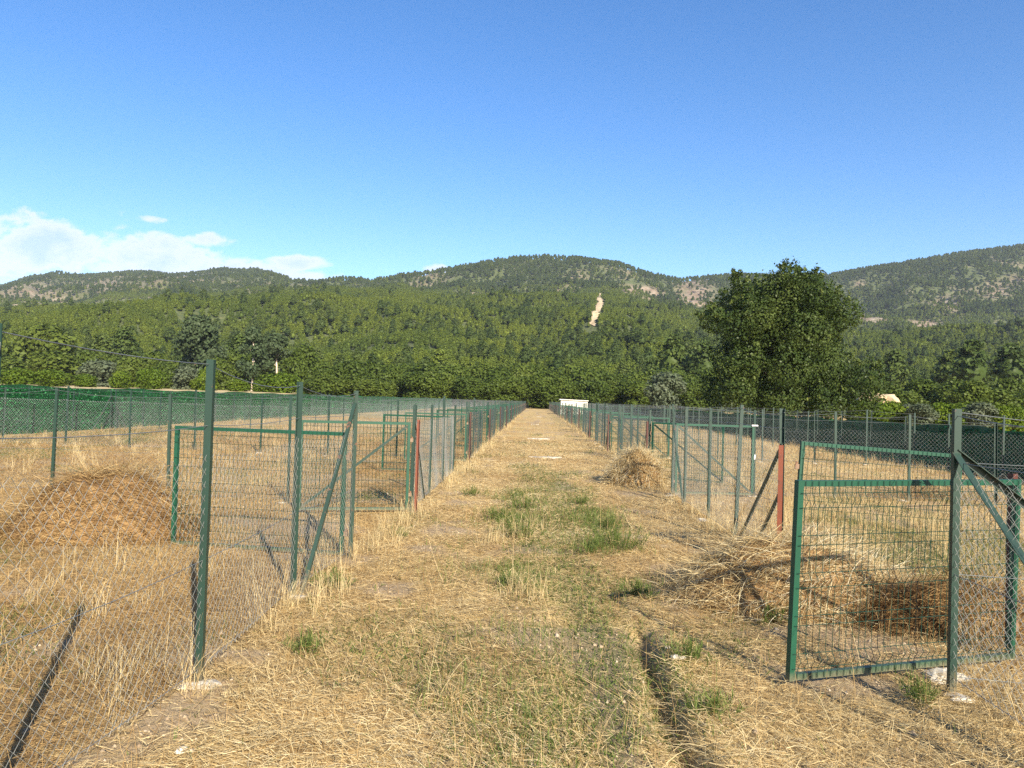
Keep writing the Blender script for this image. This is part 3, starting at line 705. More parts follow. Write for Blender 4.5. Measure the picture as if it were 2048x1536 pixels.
def fence(label, P, heights=None, mesh_z=(.06, 1.36), lod=1, post_kinds=None, wires=(1.5,), top_wire=True, braces=(), lean=1.0, skip_mesh=(), foot=True, group=None, sag=.03, name='chain_link_fence', bays=None):
    """posts at the points P (x, y); chain-link between neighbours; braces: list of (post index, height, foot x, foot y)"""
    fcount[0] += 1; sd = fcount[0]; g = random.Random(sd)
    e = empty(name, (P[0][0], P[0][1], 0)); tag(e, label, 'fence', group)
    ox, oy = P[0]; tops = []
    for i, (x, y) in enumerate(P):
        h = (heights[i] if heights else g.choice([1.58, 1.63, 1.67, 1.7, 1.74])); k = post_kinds[i] if post_kinds else ('worn' if g.random() < .2 else 'green')
        z = gz(x, y)
        o = newobj('post', post_mesh(h, k, .042 if lod < 2 else .032), None, e); o.location = (x-ox, y-oy, z); lx, ly = g.gauss(0, .008)*lean, g.gauss(0, .008)*lean
        if k == 'red': tag(o, 'red primed steel post')
        o.rotation_euler = (lx, ly, g.choice([0, 0, 0, 3.14] if x > 0 else [1.571, 1.571, 0, -1.571])+g.uniform(-.1, .1))
        tops.append(Vector((x-ox+ly*h, y-oy-lx*h, h+z)))
        if foot and (lod < 2) and g.random() < .8: q = newobj('footing', footing_mesh(g.randrange(5)), None, e); q.location = (x-ox+g.uniform(-.05, .05), y-oy+g.uniform(-.05, .05), z-.005)
    for i in range(len(P)-1):
        if i in skip_mesh: continue
        (x0, y0), (x1, y1) = P[i], P[i+1]; Lx = math.hypot(x1-x0, y1-y0)
        Lq = round(Lx, 1) if lod else round(Lx, 3)
        o = newobj('wire_mesh', chain_mesh(Lq, mesh_z[0], mesh_z[1], lod, sag, g.randrange(3) if lod else sd*7+i), None, e)
        o.location = (x0-ox, y0-oy, 0); o.rotation_euler = (0, 0, math.atan2(y1-y0, x1-x0)); o.scale = (Lx/Lq, 1, 1)
    r_ = .0022 if lod < 2 else .004
    mb = MB()
    for hz in list(wires)+[mesh_z[0]+.02, (mesh_z[0]+mesh_z[1])/2]:
        for i in range(len(P)-1):
            if i in skip_mesh: continue
            (x0, y0), (x1, y1) = P[i], P[i+1]; sg = g.uniform(.004, .02)
            mb.tube([(x0-ox+(x1-x0)*q, y0-oy+(y1-y0)*q, hz-sg*4*q*(1-q)) for q in (0, .25, .5, .75, 1)], r_, 4)
    if mb.v: mb.build('tension_wire', M['wire'], e)
    if top_wire:
        mb = MB()
        for i in range(len(P)-1):
            a_, b_ = tops[i], tops[i+1]; sg = g.uniform(.01, .06); d = g.uniform(.02, .05)
            mb.tube([a_.lerp(b_, q)-Vector((0, 0, d+sg*4*q*(1-q))) for q in (0, .17, .33, .5, .67, .83, 1)], r_*1.15, 4)
        mb.build('top_wire', M['wire'], e)
    for (i, h, fx, fy) in braces:
        x, y = P[i]; mb = MB(); mb.angle((x-ox, y-oy, h), (fx-ox, fy-oy, -.05), .034 if (lod == 0 and P[0][0] < 0) else .042, .005, (0, 0, 1), 1, -1)
        mb.build('brace', M['post_worn'], e)
    return e

def gate_frame(W, H, t_=.04):
    mb = MB(); z0 = .0
    mb.bar((t_/2, 0, z0), (t_/2, 0, H), t_); mb.bar((W-t_/2, 0, z0), (W-t_/2, 0, H), t_)
    mb.bar((t_, 0, H-t_/2), (W-t_, 0, H-t_/2), t_-.003, t_-.003); mb.bar((t_, 0, t_/2+.002), (W-t_, 0, t_/2+.002), t_-.003, t_-.003)
    return mb.mesh('frame')
def gate_panel(W, H, side, lod):
    """welded wire panel: vertical wires with three folded ribs, fixed over the frame"""
    mb = MB(); r_ = .0022 if lod == 0 else .003; y = side*.026; st = .05
    folds = [H*.90, H*.50, H*.10]; zs = [.012]
    prof_ = [(.012, 0)]
    for f in sorted(folds): prof_ += [(f-.045, 0), (f, .028), (f+.045, 0)]
    prof_ += [(H-.004, 0)]
    x = .03
    while x < W-.02:
        mb.tube([(x, y+side*d, z) for z, d in prof_], r_*1.12, 3 if lod else 4); x += st
    hz = []
    for f in folds: hz += [f-.045, f+.045]
    hz += [H*.90-.045-.17, H*.5+.045+.17, H*.5-.045-.17, H*.1+.045+.17]
    for z in hz: mb.tube([(.012, y+side*.005, z), (W-.012, y+side*.005, z)], r_, 4)
    return mb.mesh('wire_panel')
def gate(label, hx, hy, ax, ay, H=1.27, lod=0, side=1, brace=None, stile='green', group=None, lift=.04, drop=0.0, shared=None, latch=False, shear=0):
    """leaf hinged at (hx,hy) whose free end is at (ax,ay)"""
    W = math.hypot(ax-hx, ay-hy); e = empty('metal_gate', (hx, hy, lift+gz(hx, hy) if lod == 0 else lift), math.atan2(ay-hy, ax-hx)); tag(e, label, 'gate', group)
    if drop: e.rotation_euler = (0, drop, math.atan2(ay-hy, ax-hx))
    Wq = round(W, 2) if lod == 0 else 1.7
    for nm, fn in (('frame', lambda: gate_frame(Wq, H)), ('wire_panel', lambda: gate_panel(Wq, H, side, lod))):
        key = (nm, Wq, H, side, lod, shear)
        if key not in _cache:
            me = fn(); me.materials.append(M['gate'] if nm == 'frame' else M['panel']); _cache[key] = me
            if shear:
                for v_ in me.vertices: v_.co.x += shear*v_.co.z
        newobj(nm, _cache[key], None, e)
    if lod: e.scale = (W/1.7, 1, 1)
    if brace:
        key = ('gbrace', brace, Wq, H)
        if key not in _cache:
            mb = MB(); yb_ = -side*.024
            if brace == 1: mb.bar((.05, yb_, H-.06), (Wq-.05, yb_, .05), .010, .036)
            else: mb.bar((.05, yb_, .05), (Wq-.05, yb_, H-.06), .010, .036)
            me = mb.mesh('brace'); me.materials.append(M['post']); _cache[key] = me  # darker green than the frame: the brace's far-side shade is put into its colour
        newobj('brace', _cache[key], None, e)
    key = ('hinge', H)
    if key not in _cache:
        mb = MB()
        mb.bar((-.045, 0, -.03), (.002, 0, -.03), .02, .05); mb.tube([(-.03, 0, -.06), (-.03, 0, .02)], .0118, 8)
        me = mb.mesh('hinge'); me.materials.append(M['red']); _cache[key] = me
    for z in (H*.2, H*.82): newobj('hinge', _cache[key], None, e).location = (0, 0, z)
    if latch:
        mb = MB(); mb.bar((Wq-.06, -side*.03, H+.0), (Wq+.06, -side*.03, H+.0), .03, .028); mb.bar((Wq+.004, 0, H*.55), (Wq+.03, 0, H*.55), .05, .09); mb.build('latch', M['plastic'], e)
    return e

# --- left fence, nearest stretch (from beside the camera to the first gate)
def XL(Y): return -1.83-.0045*(Y-11)
def XR(Y): return 2.58
fence('chain-link stretch nearest the camera on the left, with the tallest corner post',
      [(-2.0, 1.0), (-2.035, 2.8), (-1.935, 4.49), (-2.01, 6.44), (-1.93, 8.1)], [1.9, 1.93, 1.905, 1.82, 1.765], lod=0, wires=(1.5,),
      post_kinds=['green', 'green', 'green', 'green', 'worn'], braces=[(4, 1.62, -1.98, 6.58)], sag=.07, top_wire=True, lean=.3)
cap = MB(); cap.tube([(-2.01, 2.775, 1.83), (-2.01, 2.775, 1.86)], .016, 10); o = cap.build('wire_insulator', M['plastic']); tag(o, 'small white insulator on the post at the left edge', 'insulator')
gate('wide gate leaf left of the track, nearest on the left, swung into the pen', -2.02, 8.16, -4.0, 8.42, 1.31, 0, 1, None, lift=.01)
gate('left gate leaf with diagonal brace hung on the bright red post', -1.86, 11.3, -3.38, 10.9, 1.29, 0, -1, 1)
starts_L = [11.4+9.4*k for k in range(17)]
for k, s_ in enumerate(starts_L):
    jj = (lambda: random.gauss(0, .07)) if k else (lambda: 0)
    Ps = [(XL(s_+d)+jj()*.3, s_+d+(jj() if 0 < d < 5 else 0)) for d in (0, 1.95, 3.9, 5.85)]
    lod = 0 if k == 0 else (1 if k < 4 else 2)
    fence(f'left trackside chain-link section, {nth(k)} beyond the nearest gates', Ps, None, lod=lod, post_kinds=['green', 'green', 'green', 'green'] if k != 1 else ['worn']*4, braces=[(0, 1.4, XL(s_), s_+1.4)] if k < 8 else (), group='chain-link sections along the left of the track', foot=k < 3)
    # red hinge post of the gate, a separate welded post
    o = newobj('gate_post', post_mesh(1.37, 'red' if k == 0 else 'rust', .045 if k == 0 else .038)); o.location = (XL(s_)+.085, s_-.05, gz(XL(s_), s_)); o.rotation_euler = (0, 0, 3.3)
    tag(o, f'{"bright" if k == 0 else "dark"} red primed gate post on the left of the track, {nth(k)} from the camera', 'gate post', 'red gate posts on the left')
    if k:
        jl = random.uniform(-.5, .3)
        gate(f'green mesh gate leaf hung on the {nth(k)} left red post', XL(s_)-.02, s_-.08, XL(s_)-1.65, s_-.08+jl, 1.27, 1, -1, 1, group='far gate leaves on the left')
    if k < 16:
        e_ = s_+5.85; jl = random.uniform(-.2, .4)
        gate(f'green mesh gate leaf at the far end of the {nth(k)} left section', XL(e_)-.05, e_+.08, XL(e_)-1.65, e_+.1+jl, 1.27, 1, 1, None, group='inner gate leaves on the left')
# --- left cross fences
for k in range(17):
    y = 11.75+9.4*k; n = 8
    Ps = [(XL(y)-.05-(15.6/n)*i*1.0, y+.12*i) for i in range(n+1)]
    fence(f'chain-link cross fence dividing the left pens, {nth(k)} from the camera', Ps, None, lod=0 if k == 0 else (1 if k < 3 else 2), group='cross fences dividing the left pens', foot=k < 2)
# --- left boundary fence in front of the artificial hedge screen
SXL = -18.2
Pb = [(SXL+.5, 8+2.6*i) for i in range(60)]
for k in range(4):
    seg = Pb[k*15:(k+1)*15+1]
    fence(f'post and wire boundary fence along the left green screen, {nth(k)} length from the camera', seg, None, lod=1 if k == 0 else 2, skip_mesh=range(99), group='boundary fence lengths along the left screen', foot=False, braces=[(9, 1.4, SXL+.5, seg[9][1]-1.3), (9, 1.4, SXL+.5, seg[9][1]+1.3)] if k == 0 else ())

# --- right side
fence('chain-link corner at the right edge with two diagonal braces meeting on its post',
      [(2.63, 1.0), (2.63, 2.9), (2.60, 4.87), (4.70, 4.72), (6.75, 4.70), (8.8, 4.7), (10.8, 4.7), (12.4, 4.7)], [1.72, 1.72, 1.76, 1.7, 1.7, 1.68, 1.68, 1.68], lod=0,
      braces=[(2, 1.45, 2.66, 3.0), (2, 1.47, 4.62, 4.74)], lean=.3, wires=(1.40,), sag=.05)
gate('large near gate leaf standing open across the right foreground', 3.30, 5.42, 1.575, 4.80, 1.225, 0, 1, None, shear=-.03)
o = newobj('gate_post', post_mesh(1.30, 'rust', .045)); o.location = (3.345, 5.52, gz(3.36, 5.46)); o.rotation_euler = (0, 0, .4); tag(o, 'dark red gate post behind the braced corner at the right edge', 'gate post')
gate('green gate leaf swung into the right pen beside the bright red post', 2.70, 8.16, 4.47, 8.36, 1.31, 0, -1, None, lift=.06, drop=.055)
starts_R = [8.15+9.6*k for k in range(17)]
for k, s_ in enumerate(starts_R):
    jj = (lambda: random.gauss(0, .07)) if k else (lambda: 0)
    Ps = [(XR(s_+d)+jj()*.3, s_+d+(jj() if 0 < d < 6 else 0)) for d in (0, 1.85, 3.4, 5.25, 6.5)]
    lod = 0 if k == 0 else (1 if k < 4 else 2)
    br = [(0, 1.33, XR(s_), s_+1.75), (0, .86, XR(s_), s_+1.1)] if k == 0 else [(0, 1.4, XR(s_), s_+1.5)] if k < 8 else []
    br += [(4, 1.38, XR(s_), s_+5.3)] if k < 8 else []
    e = fence(f'right trackside chain-link section, {nth(k)} from the camera', Ps, None, lod=lod, braces=br, group='chain-link sections along the right of the track', foot=k < 3)
    o = newobj('gate_post', post_mesh(1.32, 'red' if k == 0 else 'rust', .048 if k == 0 else .038)); o.location = (XR(s_)-.06 if k else 2.545, s_-.06, gz(XR(s_), s_)); o.rotation_euler = (0, 0, 1.4 if k == 0 else .3)
    tag(o, f'{"bright" if k == 0 else "dark"} red primed gate post on the right of the track, {nth(k)} from the camera', 'gate post', 'red gate posts on the right')
    if k:
        jl = random.uniform(-1.1, -.3) if k == 1 else random.uniform(-.5, .3)
        gate(f'green mesh gate leaf hung on the {nth(k)} right red post', XR(s_)+.05, s_-.08, XR(s_)+1.5, s_-.08+jl, 1.27, 1, -1, 1, group='far gate leaves on the right')
    if k < 16:
        e_ = s_+6.5
        if k == 0: gate('gate leaf with diagonal brace beside the small straw heap on the right', XR(e_)+.06, e_+.05, 4.15, 14.86, 1.33, 0, 1, 1, latch=True)
        else: gate(f'green mesh gate leaf at the far end of the {nth(k)} right section', XR(e_)+.05, e_+.08, XR(e_)+1.6, e_+.1+random.uniform(-.2, .4), 1.27, 1, 1, 1, group='inner gate leaves on the right')
for k in range(17):
    y = 14.95+9.6*k; xs = [2.66, 4.2, 5.75, 7.15, 8.8, 10.4, 11.9]
    fence(f'chain-link cross fence dividing the right pens, {nth(k)} from the camera', [(x, y+.02*i) for i, x in enumerate(xs)], None, lod=0 if k == 0 else (1 if k < 3 else 2), group='cross fences dividing the right pens', foot=k < 2)
SXR = 12.9
for k in range(4):
    seg = [(SXR-.5, 4.7+2.7*(i+15*k)) for i in range(16)]
    fence(f'post and wire boundary fence along the right dark screen, {nth(k)} length from the camera', seg, None, lod=1 if k == 0 else 2, skip_mesh=range(99), group='boundary fence lengths along the right screen', foot=False, braces=[(3, 1.4, SXR-.5, seg[3][1]+1.3), (7, 1.4, SXR-.5, seg[7][1]-1.3)] if k == 0 else ())

# --- green artificial hedge screens: leafy sheet (thousands of plastic leaves) on posts
m, t, b = mat('green_screen_sheet'); gcn = t.nodes.new('ShaderNodeNewGeometry'); f1 = tnoise(t, 14, 4, .7, gcn.outputs['Position'])
r1 = ramp(t, [(.35, (.003, .035, .010)), (.6, (.007, .078, .022)), (.8, (.02, .14, .04))]); t.links.new(f1.outputs[0], r1.inputs[0]); t.links.new(r1.outputs[0], b.inputs['Base Color']); b.inputs['Roughness'].default_value = .55
bump(t, b, f1.outputs[0], 1, .03); M['screen'] = m
M['plastic_leaf'] = leafmat('plastic_hedge_leaves', [(0, (.008, .055, .016)), (.6, (.019, .13, .040)), (1, (.055, .26, .09))], .1, 0, .4)
def screen(label, x, y0, y1, h, facing, nl):
    e = empty('artificial_hedge_screen', (x, y0, 0)); tag(e, label, 'screen')
    n = int((y1-y0)/1.3); mb = MB(); vs = []
    g = random.Random(int(x))
    hs_ = [h+.045*math.sin(i*1.3)+g.uniform(-.04, .04) for i in range(n+1)]
    for i in range(n+1):
        y = (y1-y0)*i/n; d = .03*math.sin(i*2.1)
        vs += [(d, y, -.02), (d*.4, y, hs_[i]), (d+.02, y, -.02), (d*.4+.02, y, hs_[i])]
    fs = []
    for i in range(n): a_ = 4*i; fs += [(a_, a_+4, a_+5, a_+1), (a_+2, a_+3, a_+7, a_+6), (a_+1, a_+5, a_+7, a_+3)]
    mb.poly(vs, fs); mb.build('sheet', M['screen'], e)
    gq = np.random.default_rng(9); yy_ = y0+(y1-y0)*gq.random(nl)**1.7; zz = gq.uniform(0, h-.02, nl)
    grow = np.clip((yy_-y0)/40, 1, 3)
    V, Q = cards(np.stack([np.full(nl, facing*.035)+gq.uniform(-.01, .02, nl), yy_-y0, zz], 1), np.tile([facing*1.0, 0, .3], (nl, 1)), .045*grow, 1.7, gq, .5)
    newobj('leaf_covering', npmesh('leaf_covering', V, Q, gq.random(nl)), M['plastic_leaf'], e)
    return e
screen('long lit green artificial hedge screen along the left boundary', SXL, 7, 163, 1.70, 1, 60000)
screen('long shaded dark green artificial hedge screen along the right boundary', SXR, 3.5, 160, 1.33, -1, 30000)
# back boundary
fence('grey chain-link fence closing the left pens at the far end', [(-18+2*i, 172) for i in range(9)], None, lod=2, foot=False)
fence('grey chain-link fence closing the right pens at the far end', [(2.6+2*i, 172) for i in range(6)], None, lod=2, foot=False)

# --- white hut
def hut():
    e = empty('white_hut', (3.3, 108, 0)); tag(e, 'small white hut with flat roof beside the far right fence', 'hut')
    mb = MB(); Wd, D, H = 3.7, 3.0, 2.05; mb.poly([(0, 0, -.1), (Wd, 0, -.1), (Wd, D, -.1), (0, D, -.1), (0, 0, H), (Wd, 0, H-.12), (Wd, D, H-.12), (0, D, H)], [(0, 1, 5, 4), (1, 2, 6, 5), (2, 3, 7, 6), (3, 0, 4, 7), (4, 5, 6, 7)])
    mb.build('wall', M['white'], e)
    mb = MB(); mb.poly([(-.22, -.25, H), (Wd+.12, -.25, H-.10), (Wd+.12, D+.2, H-.10), (-.22, D+.2, H), (-.22, -.25, H+.1), (Wd+.12, -.25, H), (Wd+.12, D+.2, H), (-.22, D+.2, H+.1)], [(0, 3, 2, 1), (4, 5, 6, 7), (0, 1, 5, 4), (1, 2, 6, 5), (2, 3, 7, 6), (3, 0, 4, 7)])
    mb.build('roof', M['roof'], e)
    mb = MB(); mb.poly([(-.02, .9, .05), (-.02, 1.8, .05), (-.02, 1.8, 1.85), (-.02, .9, 1.85)], [(0, 1, 2, 3)]); mb.build('door', M['post_worn'], e)
hut()

# --- concrete strips crossing the track
for i, (x0, x1, y, d) in enumerate([(-.22, .78, 23.4, .42), (-.4, .6, 35, .5), (-.45, .15, 57, .5), (-.1, .5, 84, .6)]):
    g = random.Random(i); mb = MB(); n = 14; vs = []; fs = []
    for k in range(n+1):
        x = x0+(x1-x0)*k/n; z = relief(np.array([x]), np.array([y]))[0]+.004+.012*g.random()
        taper = .35+.65*math.sin(math.pi*min(1, max(0, (k+.6)/(n+1.2))))
        a_, c_ = d/2*taper*g.uniform(.7, 1.2), d/2*taper*g.uniform(.7, 1.2)
        vs += [(x, y-a_, z-.06), (x, y-a_*.85, z+.012), (x, y+c_*.85, z+.015), (x, y+c_, z-.06)]
    for k in range(n):
        for j in range(3): fs.append((4*k+j, 4*k+4+j, 4*k+5+j, 4*k+1+j))
    mb.poly(vs, fs); o = mb.build('concrete_strip', M['concrete']); tag(o, f'pale concrete strip laid across the track, {nth(i)} from the camera', 'concrete strip', 'concrete strips across the track')

# earth bank beyond the right trees
h = (at(1755, 118), 118)
lumps('earth_bank', [(h[0]-1, 118, 3.6, 2.0), (h[0]+1.5, 118.4, 3.5, 1.8), (h[0]-.3, 118.6, 2.6, 3.2), (h[0], 119, 1.2, 4)], M['dirt'], None, 3, .5); tag(bpy.data.objects['earth_bank'], 'bare orange earth bank right of the big tree', 'earth bank')
# pale field strip behind the left screen
fx0 = at(-80, 140); mb = MB()
n = 30; vs = []; fs = []
for i in range(n+1):
    x = -128+i*(78/n)
    vs += [(x*1.1, 92+.22*(x+128), .02), (x*1.1, 118+.3*(x+128), 1.3+.1*math.sin(i)), (x*1.1, 205, 2.3)]
for i in range(n): fs += [(3*i, 3*i+3, 3*i+4, 3*i+1), (3*i+1, 3*i+4, 3*i+5, 3*i+2)]
mb.poly(vs, fs); m, t, b = mat('stubble_field'); gcn = t.nodes.new('ShaderNodeNewGeometry'); f1 = tnoise(t, .6, 5, .7, gcn.outputs['Position'])
r1 = ramp(t, [(.3, (.30, .22, .10)), (.6, (.52, .41, .21))]); t.links.new(f1.outputs[0], r1.inputs[0]); t.links.new(r1.outputs[0], b.inputs['Base Color']); b.inputs['Roughness'].default_value = 1
o = mb.build('field', m); tag(o, kind='structure')

# ------------------------------------------------------------------ straw, dry grass, weeds
def blades(name, x, y, z, az, pitch, length, width, bend, tint, m, segs=3, parent=None):
    """curved ribbons: pitch = starting angle above the ground, bend = how much it falls along its length"""
    n = len(x); g = rng; P = np.zeros((n, segs+1, 3)); P[:, 0] = np.stack([x, y, z], 1); p = pitch.copy()
    yaw = az.copy(); dy = g.normal(0, .12, n)
    for k in range(segs):
        st = length/segs; P[:, k+1] = P[:, k]+np.stack([np.cos(yaw)*np.cos(p)*st, np.sin(yaw)*np.cos(p)*st, np.sin(p)*st], 1)
        p = p-bend/segs; yaw = yaw+dy/segs
    side = np.stack([-np.sin(az), np.cos(az), g.normal(0, .5, n)], 1); side /= np.linalg.norm(side, axis=1)[:, None]
    wk = np.linspace(1, .35, segs+1); V = np.zeros((n, segs+1, 2, 3))
    for k in range(segs+1):
        V[:, k, 0] = P[:, k]-side*(width*wk[k]/2)[:, None]; V[:, k, 1] = P[:, k]+side*(width*wk[k]/2)[:, None]
    V = V.reshape(-1, 3); b0 = np.arange(n)[:, None]*(2*(segs+1))+2*np.arange(segs)[None, :]; b0 = b0.ravel()
    Q = np.stack([b0, b0+1, b0+3, b0+2], 1)
    return newobj(name, npmesh(name, V, Q, np.repeat(np.clip(tint, 0, 1), segs)), m, parent)
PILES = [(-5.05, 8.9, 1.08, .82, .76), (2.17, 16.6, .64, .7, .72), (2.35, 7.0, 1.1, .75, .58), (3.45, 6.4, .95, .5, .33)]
def scatter(n, y0, y1, ex, xl=None):
    """points in the visible wedge with density falling as Y^-ex"""
    q = rng.random(n); k = 2-ex; Y = (y0**k+q*(y1**k-y0**k))**(1/k)
    xlo, xhi = -.77*Y-1.2, .74*Y+1.2
    if xl: xlo = np.maximum(xlo, xl[0]); xhi = np.minimum(xhi, xl[1])
    return rng.uniform(0, 1, n)*(xhi-xlo)+xlo, Y
def spread_col(x, y): return np.clip(.35+.9*(fbm(x*.8, y*.8, 3, 101)-.5)+.0*x, 0, 1)
# lying straw litter on the track
x, y = scatter(850000, 2.4, 34, 1.35, (-17.5, 12.5))
pen = (x < -2.05) | (x > 2.7)
keep = (rng.random(len(x)) < np.where(pen & (x > 0), .75, 1.0)*(1-.8*bare_mask(x, y))*(1-.45*green_mask(x, y)))
x, y, pen = x[keep], y[keep], pen[keep]; n = len(x)
wd = .0023+.00028*y; ln = rng.gamma(2.0, .023, n)+.018
az0 = rng.uniform(0, 6.28, n); al = rng.normal(0, .5, n)+np.where(rng.random(n) < .5, 0, math.pi)+.6*(fbm(x*.6, y*.6, 2, 7)-.5)*6; az = np.where(rng.random(n) < .5, az0, al)
tn = spread_col(x, y)*.55+.6*rng.random(n)-.04
s_ = ~pen
for nm, sel, mm_ in (('straw_litter', s_, 'straw'), ('pen_straw_litter', pen & (x > 0), 'straw'), ('brown_straw_litter', pen & (x < 0), 'brown_straw')):
    o = blades(nm, x[sel], y[sel], relief(x[sel], y[sel])+rng.gamma(1.5, .012, sel.sum()), az[sel], rng.normal(.10, .24, sel.sum()), ln[sel]*np.where(rng.random(sel.sum()) < .04, 2.2, 1), wd[sel]*1.1, rng.normal(.25, .3, sel.sum()), tn[sel], M[mm_], 2)
    tag(o, {'straw_litter': 'chopped golden straw lying over the track', 'pen_straw_litter': 'pale straw lying in the right pens', 'brown_straw_litter': 'brownish straw lying in the left pens'}[nm], 'straw', kind='stuff')
# short stubble standing everywhere in the pens
x, y = scatter(120000, 2.4, 60, 1.1, (-17.8, 12.6)); pen = (x < -2.0) | (x > 2.62)
keep = (pen | (rng.random(len(x)) < .28)) & (rng.random(len(x)) < sstep(.3, .6, fbm(x*.7, y*.7, 3, 203)+.12)); x, y = x[keep], y[keep]; n = len(x)
o = blades('dry_stubble', x, y, relief(x, y)-.01, rng.uniform(0, 6.28, n), rng.normal(1.2, .3, n), rng.gamma(3, .038, n)+.04, .0022+.00016*y, rng.normal(.5, .5, n), spread_col(x, y)*.5+.5*rng.random(n)+np.where(x > 0, .15, 0), M['brown_straw'], 2)
tag(o, 'short dry stubble standing in the pens', 'stubble', kind='stuff')
# tall dry grass tufts: along fence lines
tx, ty = [], []
def tuft_line(fx, y0, y1, n, wdt):
    for _ in range(n):
        yy_ = y0*(y1/y0)**random.random(); tx.append(fx(yy_)+random.gauss(0, wdt)); ty.append(yy_)
tuft_line(lambda Y: XL(Y)+.08, 8.3, 90, 150, .16); tuft_line(lambda Y: XR(Y)-.03, 8.5, 90, 120, .14); tuft_line(lambda Y: -1.9, 5, 8.6, 9, .14); tuft_line(lambda Y: -1.95, 3.6, 4.8, 2, .06)
for _ in range(90): tx.append(random.uniform(2.8, 6)); ty.append(random.uniform(8.6, 14.5))
for _ in range(240): tx.append(random.uniform(2.7, 12.2)); ty.append(random.uniform(9, 40))
for _ in range(200): tx.append(random.uniform(-17.5, -2.2)); ty.append(random.uniform(10, 45))
for _ in range(120): tx.append(random.uniform(-16, -5)); ty.append(random.uniform(13, 24))
for _ in range(34): tx.append(random.uniform(-4.6, -2.1)); ty.append(random.uniform(3.4, 7.8))
for _ in range(14): tx.append(random.uniform(2.7, 3.6)); ty.append(random.uniform(4.2, 5.2))
for px, py, c_ in [(1030, 1190, 3), (1045, 1180, 3), (1075, 1200, 2), (905, 1390, 2), (1030, 1080, 6), (985, 1090, 3), (1060, 1060, 4), (620, 1135, 5), (640, 1100, 4), (575, 1215, 4), (390, 1330, 1), (410, 1390, 2), (680, 1190, 4), (1350, 1170, 2), (1940, 1290, 4), (870, 960, 4), (850, 985, 4)]:
    for _ in range(c_): gx_, gy_ = ground(px+random.gauss(0, 9), py); tx.append(gx_); ty.append(gy_)
tx = np.array(tx); ty = np.array(ty); per = 26; k = np.repeat(np.arange(len(tx)), per); n = len(k); hgt = np.random.default_rng(3).uniform(.15, .45, len(tx))[k]
dir0 = rng.uniform(0, 6.28, len(tx))[k]
o = blades('dry_grass_tufts', tx[k]+rng.normal(0, .05, n), ty[k]+rng.normal(0, .05, n), relief(tx[k], ty[k])-.02, dir0+rng.normal(0, 1.2, n), rng.normal(1.25, .2, n), hgt*rng.uniform(.4, 1.1, n), .0028+.00018*ty[k], rng.normal(.7, .5, n), .25+.55*rng.random(n), M['straw'], 4)
tag(o, 'tall dry yellow grass growing along the fence lines', 'dry grass', kind='stuff')
# dead leaning stalks and seed stems
x, y = scatter(1700, 2.8, 20, 1.3, (-12, 8)); keep = (np.abs(x) > 1.2) | (rng.random(len(x)) < .25); x, y = x[keep], y[keep]; n = len(x)
o = blades('dead_stalks', x, y, relief(x, y)-.01, rng.uniform(0, 6.28, n), rng.normal(1.1, .35, n), rng.uniform(.15, .5, n), .0028+.00018*y, rng.normal(.3, .4, n), rng.random(n), M['brown_straw'], 4); tag(o, 'thin dead stalks sticking out of the straw', 'stalks', kind='stuff')
# low green creeping cover
x, y = scatter(560000, 2.4, 40, 1.5, (-17.5, 12.5)); gm = green_mask(x, y); keep = rng.random(len(x)) < gm*.75+.01; x, y = x[keep], y[keep]; n = len(x)
o = blades('green_ground_cover', x, y, relief(x, y)-.004, rng.uniform(0, 6.28, n), rng.normal(.55, .35, n), rng.gamma(3, .014, n)+.012, .005+.0005*y, rng.normal(.4, .3, n), rng.random(n)*.75+.1*fbm(x, y, 2, 9), M['weed'], 2); tag(o, 'low green weeds creeping through the straw', 'ground cover', kind='stuff')
print('cover', n)
x = np.concatenate([rng.normal(-.25, .30, 7000), rng.normal(.85, .22, 3500), rng.normal(-.1, .5, 3500), rng.normal(4.3, .8, 3500)]); y = np.concatenate([rng.uniform(7.6, 14.5, 7000), rng.uniform(7.6, 12.5, 3500), rng.uniform(3.4, 8, 3500), rng.uniform(8.5, 13, 3500)])
keep = rng.random(len(x)) < sstep(.42, .62, fbm(x*1.7+9, y*1.1, 3, 77)); x, y = x[keep], y[keep]; n = len(x)
o = blades('short_green_grass', x, y, relief(x, y)-.005, rng.uniform(0, 6.28, n), rng.normal(1.15, .25, n), rng.uniform(.04, .16, n), .003+.0003*y, rng.normal(.6, .4, n), rng.random(n)*.9+.1, M['weed'], 3); tag(o, 'short fresh green grass growing between the wheel tracks', 'grass', kind='stuff')
# separate green weed clumps
WEEDS = [(1040, 1070, .24, 'bushy green weed clump in the middle of the track, the largest one'), (1000, 1030, .16, 'green weed clump on the left of the middle track strip, beside the largest'), (1050, 1010, .2, 'farther green weed clump in the middle of the track'), (1178, 1100, .15, 'small upright weed right of the middle strip, by a bare patch'),
         (1235, 1090, .26, 'tall green weed clump right of the small upright weed'), (1215, 1050, .18, 'green weed clump behind the tall clump on the right wheel track'), (1275, 1185, .15, 'green weed by the tip of the straw heap shadow'), (1020, 1165, .12, 'green weed at the foot of the yellow grass tuft in the track'),
         (610, 1290, .11, 'green weed left of the track near the tall corner post'), (1838, 1385, .12, 'leafy green weed in front of the near gate foot'), (660, 1165, .16, 'green weed beside the left gate post'), (1425, 1420, .12, 'green weed in the right foreground beside the rut'), (1550, 1230, .13, 'green weed just left of the near gate'), (1160, 1000, .16, 'distant green weed on the right wheel track'), (800, 1065, .09, 'low green weed near the left trackside grass'), (1380, 1310, .12, 'small green weed in the shadow stripe of the near gate'), (945, 985, .15, 'distant green weed on the left wheel track')]
